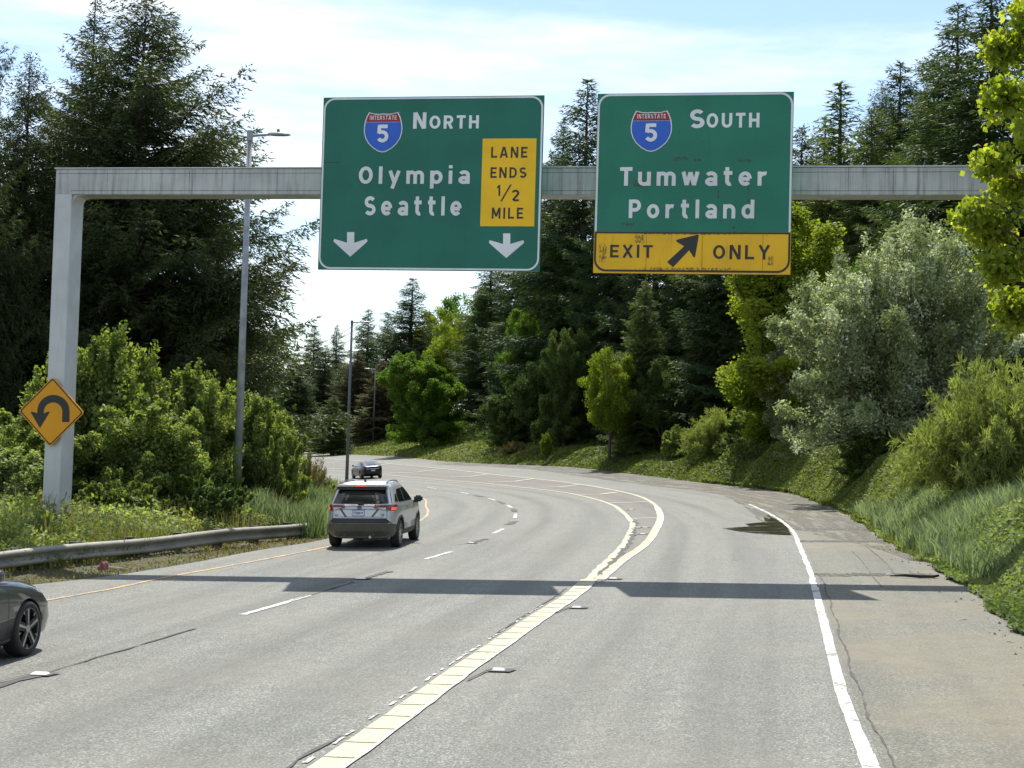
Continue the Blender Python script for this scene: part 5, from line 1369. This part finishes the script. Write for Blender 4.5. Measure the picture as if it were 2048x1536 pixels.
K['silver'] = broadleaf_mesh('silver crown', 26, 9.0, 4.8, MT['silver'], [(0.15, 0, 0.70, 0.62, 0.7, 0.28), (-0.42, 0, 0.48, 0.55, 0.6, 0.26), (0.55, 0, 0.48, 0.48, 0.6, 0.28), (0, 0, 0.22, 1.0, 0.9, 0.22)], nb=70, per=11, leaves=66, leaf=0.135, aspect=0.45, spike=0.3, up=0.3, tight=0.85)
K['feather'] = feather_mesh('feathery crown', 27, 3.2, 3.0, MT['feather'])
K['low'] = broadleaf_mesh('low shrub crown', 28, 2.2, 1.8, MT['dull'], [(0, 0, 0.5, 0.9, 0.9, 0.45), (0.5, 0.2, 0.35, 0.6, 0.6, 0.35), (-0.5, 0, 0.35, 0.6, 0.6, 0.35)], nb=26, per=9, leaves=60, leaf=0.095, spike=0.15, tight=0.7)
tree = 'conifer_tree'; gL, gM, gR = 'tall conifers on the left', 'conifers of the far wood', 'conifers above the right bank'
rowsT = [
 # kind, name, apex, depth, half width px, label, category, group, material
 ('spruce', tree, (-95, -120), 52, 240, 'dark conifer standing outside the left edge with branch tips poking into view', 'conifer', gL, None),
 ('spruce2', tree, (62, 108), 57, 220, 'dark conifer at far left behind the gantry column, lower than its neighbours', 'conifer', gL, None),
 ('spruce2', tree, (193, 2), 64, 270, 'tall dark conifer rising behind the left end of the gantry beam', 'conifer', gL, None),
 ('spruce', tree, (292, -14), 60, 480, 'broadest tall dark conifer, its right boughs reaching past the street lamp', 'conifer', gL, None),
 ('spruce2', tree, (440, 430), 80, 150, 'dark conifer half hidden behind the lamp post and the broadest conifer', 'conifer', gL, None),
 ('fir', tree, (630, 652), 245, 67, 'small distant fir standing in the gap right of the left conifers', 'conifer', gM, None),
 ('fir2', tree, (674, 650), 285, 44, 'thin distant fir just left of the dark lamp post', 'conifer', gM, None),
 ('fir', tree, (588, 705), 225, 67, 'distant fir partly hidden by the left conifer boughs', 'conifer', gM, None),
 ('fir2', tree, (652, 690), 235, 52, 'short distant fir between the two thin firs in the gap', 'conifer', gM, None),
 ('fir', tree, (556, 730), 260, 65, 'dim distant fir deepest behind the left bushes', 'conifer', gM, None),
 ('fir', tree, (737, 618), 215, 72, 'pale green conifer behind the dark lamp post', 'conifer', gM, None),
 ('fir', tree, (776, 624), 225, 70, 'pale green conifer between the lamp post and the dark spire', 'conifer', gM, None),
 ('fir2', tree, (826, 556), 200, 101, 'dark pointed spire standing alone against the sky left of the yellow green tree', 'conifer', gM, None),
 ('fir', tree, (716, 700), 195, 78, 'brownish conifer behind the foot of the dark lamp post', 'conifer', gM, 'brown'),
 ('fir', tree, (765, 720), 188, 71, 'brownish conifer beside the round bright tree', 'conifer', gM, 'brown'),
 ('fir2', tree, (668, 790), 178, 52, 'small pale conifer at the left end of the far verge', 'conifer', gM, 'young'),
 ('fir', tree, (985, 500), 172, 110, 'dark conifer standing behind the right side of the round bright tree', 'conifer', gM, None),
 ('fir2', tree, (1050, 390), 160, 114, 'dark conifer below the right half of the left sign', 'conifer', gM, None),
 ('fir', tree, (1103, 300), 150, 110, 'dark conifer seen through the gap left of the tallest middle conifer', 'conifer', gM, None),
 ('fir2', tree, (1176, 158), 138, 156, 'tallest middle conifer with its tip showing between the two signs', 'conifer', gM, None),
 ('fir', tree, (1240, 270), 128, 136, 'dark conifer below the left edge of the right sign', 'conifer', gM, None),
 ('fir2', tree, (1316, 330), 120, 130, 'dark conifer below the middle of the right sign', 'conifer', gM, None),
 ('fir', tree, (1385, 300), 112, 143, 'dark conifer below the exit arrow of the right sign', 'conifer', gM, None),
 ('fir2', tree, (1462, 330), 104, 136, 'dark conifer beside the tall bright maple', 'conifer', gM, None),
 ('fir', tree, (1140, 420), 165, 117, 'dark conifer deep in the wood below the beam between the signs', 'conifer', gM, None),
 ('fir', tree, (1290, 560), 108, 91, 'greenish young conifer low under the right sign', 'conifer', gM, 'young'),
 ('fir', tree, (1540, 300), 125, 178, 'dark conifer behind the tall bright maple', 'conifer', gR, None),
 ('fir', tree, (1606, 252), 112, 143, 'small pointed conifer just right of the right sign', 'conifer', gR, None),
 ('spire', tree, (1682, 165), 106, 187, 'thin pale young conifer with open branches above the beam', 'conifer', gR, None),
 ('fir', tree, (1742, 215), 100, 178, 'mid green conifer above the beam right of the thin pale one', 'conifer', gR, 'young'),
 ('fir', tree, (1802, 124), 102, 187, 'conifer with a pointed top left of the tall dark ones', 'conifer', gR, None),
 ('fir', tree, (1850, 190), 92, 162, 'mid green conifer low between the pointed and the tall dark conifers', 'conifer', gR, 'young'),
 ('fir', tree, (1915, 5), 88, 211, 'tall dark conifer at upper right whose top meets the frame edge', 'conifer', gR, None),
 ('fir2', tree, (1985, -40), 82, 227, 'tall dark conifer at upper right behind the near bright maple', 'conifer', gR, None),
 ('fir', tree, (2090, -60), 76, 227, 'dark conifer mostly beyond the right edge behind the near bright maple', 'conifer', gR, None),
 ('fir2', tree, (1650, 235), 118, 162, 'broad mid green conifer behind the thin pale one above the beam', 'conifer', gR, 'young'),
 ('spruce', tree, (1765, 170), 112, 187, 'broad dull green conifer between the thin pale and the pointed conifers', 'conifer', gR, 'fir'),
 ('spruce2', tree, (1868, 110), 104, 200, 'broad dark conifer directly left of the tall dark ones', 'conifer', gR, 'fir'),
 ('spruce2', tree, (1590, 330), 130, 175, 'dull conifer low behind the right edge of the right sign', 'conifer', gR, 'fir'),
 ('fir', tree, (1128, 235), 152, 95, 'second tallest conifer seen between the signs, just left of the tallest', 'conifer', gM, None),
]
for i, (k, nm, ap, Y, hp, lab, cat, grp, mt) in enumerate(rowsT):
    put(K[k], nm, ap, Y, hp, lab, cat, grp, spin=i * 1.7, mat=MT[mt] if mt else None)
gD = 'leafy trees of the far wood'
for i, (k, nm, ap, Y, hp, lab, mt, grp) in enumerate([
 ('maple', 'leafy_tree', (868, 590), 262, 62, 'leafy green tree on the skyline right of the dark spire', None, gD),
 ('maple', 'leafy_tree', (922, 558), 268, 75, 'leafy green tree on the skyline below the left sign', 'mid', gD),
 ('maple', 'leafy_tree', (985, 545), 258, 70, 'leafy green skyline tree next to the dark conifers below the left sign', 'mid', gD),
 ('maple', 'maple_tree', (905, 614), 186, 62, 'bright yellow green tree rising above the round bright tree', None, gD),
 ('round', 'round_tree', (852, 690), 160, 100, 'round bright green tree beside the far verge', None, gD),
 ('maple', 'maple_tree', (1225, 672), 106, 72, 'small bright maple against the dark conifers under the right sign', None, gD),
 ('maple', 'maple_tree', (1075, 700), 128, 60, 'dull green leafy tree against the dark conifers below the left sign', 'dull', gD),
 ('round', 'leafy_tree', (1015, 780), 135, 55, 'low dark leafy tree right of the round bright tree', 'dull', gD),
 ('round', 'leafy_tree', (1135, 640), 124, 70, 'mid green leafy tree in the wood under the gap between the signs', 'dull', gD),
 ('tallmaple', 'leafy_tree', (1050, 600), 140, 60, 'green ivy clad tree in the wood left of the gap between the signs', 'mid', gD),
 ('maple', 'leafy_tree', (1330, 690), 104, 60, 'green leafy tree low in the wood beneath the exit arrow', 'dull', gD),
 ('tallmaple', 'maple_tree', (1570, 372), 84, 175, 'tall bright green maple right of the EXIT ONLY panel', None, None),
 ('silver', 'silver_shrub_tree', (1795, 420), 63, 270, 'broad silvery green tree with pale blossom on the right bank', None, None),
 ('silver', 'silver_shrub_tree', (1645, 610), 81, 125, 'smaller silvery green tree left of the broad silvery one', None, None),
 ('edgemaple', 'maple_tree', (2116, 5), 27, 152, 'near bright maple reaching in from the right edge over the beam end', None, None),
 ('maple', 'maple_tree', (1700, 480), 74, 90, 'bright leaves showing behind the top of the broad silvery tree', 'mid', None)]):
    put(K[k], nm, ap, Y, hp, lab, 'tree', grp, spin=0 if k == 'edgemaple' else i * 2.1 + 0.4, mat=MT[mt] if mt else None)
gB, gS = 'leafy bushes behind the guardrail', 'shrubs at the foot of the right wood'
for i, (k, nm, ap, Y, hp, lab, mt, grp) in enumerate([
 ('shrub2', 'leafy_bush', (205, 672), 43, 150, 'tallest leafy bush just right of the gantry column', None, gB),
 ('shrub', 'leafy_bush', (300, 778), 41, 135, 'leafy bush in the middle of the hedge with shaded hollows', None, gB),
 ('shrub2', 'leafy_bush', (385, 742), 44.5, 130, 'leafy bush with upright shoots left of the lamp post', None, gB),
 ('shrub', 'leafy_bush', (470, 752), 46.2, 125, 'leafy bush right behind the foot of the lamp post', None, gB),
 ('shrub', 'leafy_bush', (540, 788), 45.5, 85, 'leafy bush at the right end of the hedge', None, gB),
 ('shrub', 'leafy_bush', (40, 800), 40, 160, 'leafy bush behind the hairpin sign at the left edge', None, gB),
 ('shrub2', 'leafy_bush', (-30, 880), 37, 150, 'low leafy bush at the left edge below the hairpin sign', 'ivy_pale', gB),
 ('low', 'low_bush', (240, 930), 38.6, 95, 'low bush at the foot of the hedge right of the gantry column', 'shrub', gB),
 ('low', 'low_bush', (420, 940), 39.6, 95, 'low bush at the foot of the hedge left of the lamp post', 'dull', gB),
 ('low', 'low_bush', (560, 855), 45, 90, 'low bush sloping down towards the road at the end of the hedge', 'shrub', gB),
 ('feather', 'wispy_bush', (622, 900), 57, 45, 'wispy grey green bush beside the dark lamp post', 'dry', None),
 ('low', 'low_bush', (640, 955), 52, 50, 'low weedy bush left of the silver car', 'ivy_pale', gB),
 ('low', 'low_bush', (700, 962), 66, 45, 'low weedy bush behind the silver car roof', 'ivy_pale', gB),
 ('feather', 'feathery_shrub', (1985, 705), 39, 170, 'feathery pale green shrub under the near bright maple at the right edge', None, gS),
 ('feather', 'feathery_shrub', (1890, 820), 45, 105, 'feathery pale green shrub left of the larger feathery one', None, gS),
 ('feather', 'feathery_shrub', (1440, 812), 93, 85, 'feathery pale green shrub at the foot of the dark conifers', None, gS),
 ('shrub', 'green_shrub', (1355, 846), 99, 38, 'small bright shrub left of the feathery shrub in the middle', None, gS),
 ('low', 'dark_shrub', (1495, 858), 88, 60, 'dark round shrub right of the middle feathery shrub', None, gS),
 ('shrub', 'green_shrub', (1510, 795), 92, 66, 'green shrub between the middle feathery shrub and the silvery trees', None, gS),
 ('silver', 'silver_shrub', (1650, 825), 76, 100, 'low silvery shrub at the foot of the broad silvery tree', None, gS),
 ('shrub', 'green_shrub', (1765, 850), 61, 95, 'green shrub at the top of the ivy bank', 'dull', gS),
 ('low', 'dark_shrub', (1290, 872), 112, 55, 'low dark shrub on the far verge left of the small bright shrub', None, gS),
 ('low', 'dark_shrub', (1150, 868), 135, 60, 'low dark shrub on the far verge below the tallest middle conifer', None, gS),
 ('feather', 'thin_shrub', (1030, 880), 128, 30, 'small greyish shrub on the far verge right of the round tree', 'dry', gS),
 ('maple', 'sapling', (1093, 858), 118, 14, 'tiny yellow green sapling on the far verge', None, None),
 ('low', 'low_bush', (600, 880), 190, 50, 'distant low green bush where the road disappears', 'ivy', None)]):
    put(K[k], nm, ap, Y, hp, lab, 'bush', grp, spin=i * 2.6, mat=MT[mt] if mt else None, trunk='stem')

# ------------------------------------------------------------------ ground cover (uncountable)
def cover(name, pts_fn, n, leaf, mat, hfn, label, seed, cat, up=1.2, aspect=0.75):
    g = np.random.default_rng(seed)
    x, y, dens = pts_fn(g, n)
    k = g.random(len(x)) < dens
    x, y = x[k], y[k]
    z = hland(x, y) + hfn(g, x, y)
    P = np.stack([x, y, z], 1)
    A, B = leaf_axes(g, len(P), up, np.array([0, -0.5, 0])[None])
    ln = leaf * g.uniform(0.6, 1.35, len(P)) * (1 + 0.012 * np.clip(y - 40, 0, 150))
    V, Fq = rhombs(P, A, B, ln, ln * aspect)
    T = np.clip(0.15 + 0.7 * vnoise(x * 0.7, y * 0.7, seed) + g.normal(0, 0.15, len(x)), 0, 1)
    o = link(name, np_mesh(name, V, Fq, mat, T)); tag(o, label, cat, None, 'stuff')
def right_pts(y0, y1, d0, d1, power=1.0):
    def fn(g, n):
        y = y0 + (y1 - y0) * g.random(n) ** power; d = d0 + (d1 - d0) * g.random(n)
        return edge_r(y) + d + 0.25 * (vnoise(y * 1.3, d * 0, 9) - 0.5), y, np.ones(n)
    return fn
def lump(amp, sc, seed):
    def fn(g, x, y):
        edge = np.clip(np.minimum(np.abs(x - edge_r(y)), np.abs(x - edge_l(y))) / 1.6, 0.12, 1)
        return amp * edge * (0.25 + 0.75 * vnoise(x * sc, y * sc, seed)) * (0.3 + 0.7 * g.random(len(x)) ** 0.5) + 0.02
    return fn
cover('bramble', right_pts(14, 31, -0.15, 6.5), 90000, 0.135, MT['ivy_pale'], lump(1.15, 0.75, 3), 'dense bramble leaves on the near part of the right bank', 31, 'brambles')
cover('ivy', right_pts(47, 85, 0.0, 8), 170000, 0.10, MT['ivy'], lump(2.3, 0.28, 4), 'bright ivy mounds on the right bank beyond the brambles', 32, 'ivy')
cover('ivy', right_pts(62, 130, 0.1, 12), 90000, 0.13, MT['ivy'], lump(0.6, 0.5, 5), 'low ivy along the far right verge under the dark wood', 33, 'ivy')
cover('verge_cover', right_pts(125, 300, 0.1, 16), 80000, 0.10, MT['ivy'], lump(0.6, 0.4, 6), 'green ground cover along the distant verge', 34, 'ground cover')
def left_pts(y0, y1, d0, d1):
    def fn(g, n):
        y = g.uniform(y0, y1, n); d = d0 + (d1 - d0) * g.random(n)
        return edge_l(y) - d, y, np.ones(n)
    return fn
cover('weeds', left_pts(24, 60, 1.5, 6.5), 60000, 0.075, MT['ivy_pale'], lump(0.5, 0.9, 7), 'pale leafy weeds behind the guardrail', 35, 'weeds', aspect=0.5)
cover('weeds', left_pts(52, 95, 1.0, 8), 30000, 0.11, MT['ivy_pale'], lump(0.7, 0.8, 8), 'pale weeds on the inside of the bend', 36, 'weeds', aspect=0.5)
cover('leaf_litter', left_pts(20, 45, 0.2, 2.0), 6000, 0.05, MT['dry'], lump(0.06, 2.0, 8), 'dry leaf litter under the guardrail', 37, 'leaf litter')
def blades(name, pts_fn, n, h, mat, label, seed, lean=0.45, wid=0.018):
    g = np.random.default_rng(seed)
    x, y, dens = pts_fn(g, n)
    k = g.random(len(x)) < dens * (0.15 + 0.85 * vnoise(x * 0.8, y * 0.8, seed))
    x, y = x[k], y[k]; n = len(x)
    z = hland(x, y) - 0.03
    hh = h * g.uniform(0.5, 1.25, n) * (0.6 + 0.7 * vnoise(x * 0.6, y * 0.6, seed + 1))
    az = g.uniform(0, 6.283, n); d = np.stack([np.cos(az), np.sin(az)], 1) * (lean * g.uniform(0.2, 1.2, n) * hh)[:, None]
    s_ = np.stack([-np.sin(az + g.normal(0, .8, n)), np.cos(az)], 1) * wid * (1 + 0.012 * np.clip(y - 25, 0, 100))[:, None]
    V = np.empty((n, 5, 3)); 
    for k_, (t, wv) in enumerate(((0, -1), (0, 1))): V[:, k_] = np.stack([x + wv * s_[:, 0], y + wv * s_[:, 1], z], 1)
    V[:, 2] = np.stack([x + d[:, 0] * 0.35 + s_[:, 0] * .8, y + d[:, 1] * 0.35 + s_[:, 1] * .8, z + hh * 0.62], 1)
    V[:, 3] = np.stack([x + d[:, 0] * 0.35 - s_[:, 0] * .8, y + d[:, 1] * 0.35 - s_[:, 1] * .8, z + hh * 0.62], 1)
    V[:, 4] = np.stack([x + d[:, 0], y + d[:, 1], z + hh], 1)
    b_ = np.arange(n)[:, None] * 5
    Fq = np.concatenate([b_ + np.array([[0, 1, 2]]), b_ + np.array([[0, 2, 3]]), b_ + np.array([[3, 2, 4]])])
    T = np.clip(0.15 + 0.7 * vnoise(x * 0.9, y * 0.9, seed + 2) + g.normal(0, 0.18, n), 0, 1)
    o = link(name, np_mesh(name, V.reshape(-1, 3), Fq, mat, np.tile(T, 3))); tag(o, label, 'grass', None, 'stuff')
cover('weeds', right_pts(25, 52, -0.05, 6.5), 140000, 0.085, MT['ivy_pale'], lump(0.95, 0.5, 12), 'leafy weeds mixed into the grass of the right bank', 51, 'weeds', aspect=0.55)
blades('reed_grass', right_pts(26.5, 52, 0.1, 6.5), 38000, 0.62, MT['grass_blue'], 'tall blue green grass on the right bank', 41, lean=0.6, wid=0.02)
blades('grass', right_pts(14, 90, -0.1, 0.6), 9000, 0.16, MT['grass'], 'short yellowish grass along the foot of the right bank', 42)
blades('grass', left_pts(20, 46, 1.5, 5.0), 40000, 0.36, MT['grass'], 'long grass growing behind the guardrail', 43)
blades('grass', left_pts(40.5, 54, 0.4, 2.6), 9000, 0.9, MT['grass_blue'], 'tall green grass at the end of the guardrail beside the silver car', 44)
blades('dry_grass', left_pts(22, 48, 1.5, 6), 5000, 0.75, MT['dry'], 'pale seed stems standing in the left verge', 52, lean=0.25, wid=0.012)
cover('weeds', left_pts(26, 44, 2.2, 6.5), 9000, 0.12, MT['shrub'], lump(0.9, 1.6, 17), 'taller leafy weeds below the hedge', 53, 'weeds', aspect=0.5)
blades('grass', left_pts(50, 100, 0.5, 6), 16000, 0.7, MT['grass'], 'weedy grass along the inside of the bend', 45)
blades('dry_grass', left_pts(20, 60, 0.15, 2.0), 6000, 0.13, MT['dry'], 'dry grass tufts at the left pavement edge', 46)
blades('grass', right_pts(90, 300, 0.0, 14), 30000, 0.5, MT['grass'], 'rough grass along the distant verge', 47)

def mass(name, centres, per, rad, leaf, mat, label, cat, seed, aspect=0.6):
    g = np.random.default_rng(seed)
    P, T = [], []
    for (x, y, z, k) in centres:
        m_ = int(per * k * k * g.uniform(0.7, 1.2)) + 8
        off = unit(g.normal(0, 1, (m_, 3))) * (g.random((m_, 1)) ** 0.4) * rad * k * np.array([1, 1, 0.8])
        P.append(np.array([x, y, z]) + off); T.append(np.clip(g.normal(0.4, 0.2) + g.normal(0, 0.12, m_), 0, 1))
    P, T = np.concatenate(P), np.concatenate(T)
    k = P[:, 2] > hland(P[:, 0], P[:, 1]); P, T = P[k], T[k]
    A, B = leaf_axes(g, len(P), 0.5)
    ln = leaf * g.uniform(0.6, 1.3, len(P))
    V, Fq = rhombs(P, A, B, ln, ln * aspect)
    tag(link(name, np_mesh(name, V, Fq, mat, T)), label, cat, None, 'stuff')
g = np.random.default_rng(77)
c = []
for _ in range(900):
    y = 62 + 230 * g.random() ** 1.2; d = g.uniform(6, 20) if y > 90 else g.uniform(6.5, 18)
    x = float(edge_r(y)) + d * math.sqrt(1 + float(edge_r.slope(y)) ** 2)
    c.append((x, y, float(hland(x, y)) + abs(g.normal(0, 1.0)) * (0.5 + d / 16), g.uniform(0.7, 1.4)))
mass('undergrowth', c, 120, 1.1, 0.22, MT['dull'], 'shady undergrowth filling the foot of the wood', 'undergrowth', 78)
c = []
for _ in range(1900):
    y = 75 + 330 * g.random(); d = g.uniform(20, 48)
    x = float(edge_r(y)) + d * math.sqrt(1 + float(edge_r.slope(y)) ** 2)
    c.append((x, y, float(hland(x, y)) + g.random() ** 1.3 * (8 + 0.12 * d), g.uniform(0.8, 1.5)))
for _ in range(500):
    y = g.uniform(64, 100); x = g.uniform(-48, -11.5) * (y / 70)
    c.append((x, y, float(hland(x, y)) + g.random() ** 1.4 * 9, g.uniform(0.8, 1.4)))
mass('distant_wood', c, 90, 1.5, 0.42, MT['fir'], 'dark depth of the wood behind the trees', 'wood', 79, 0.4)
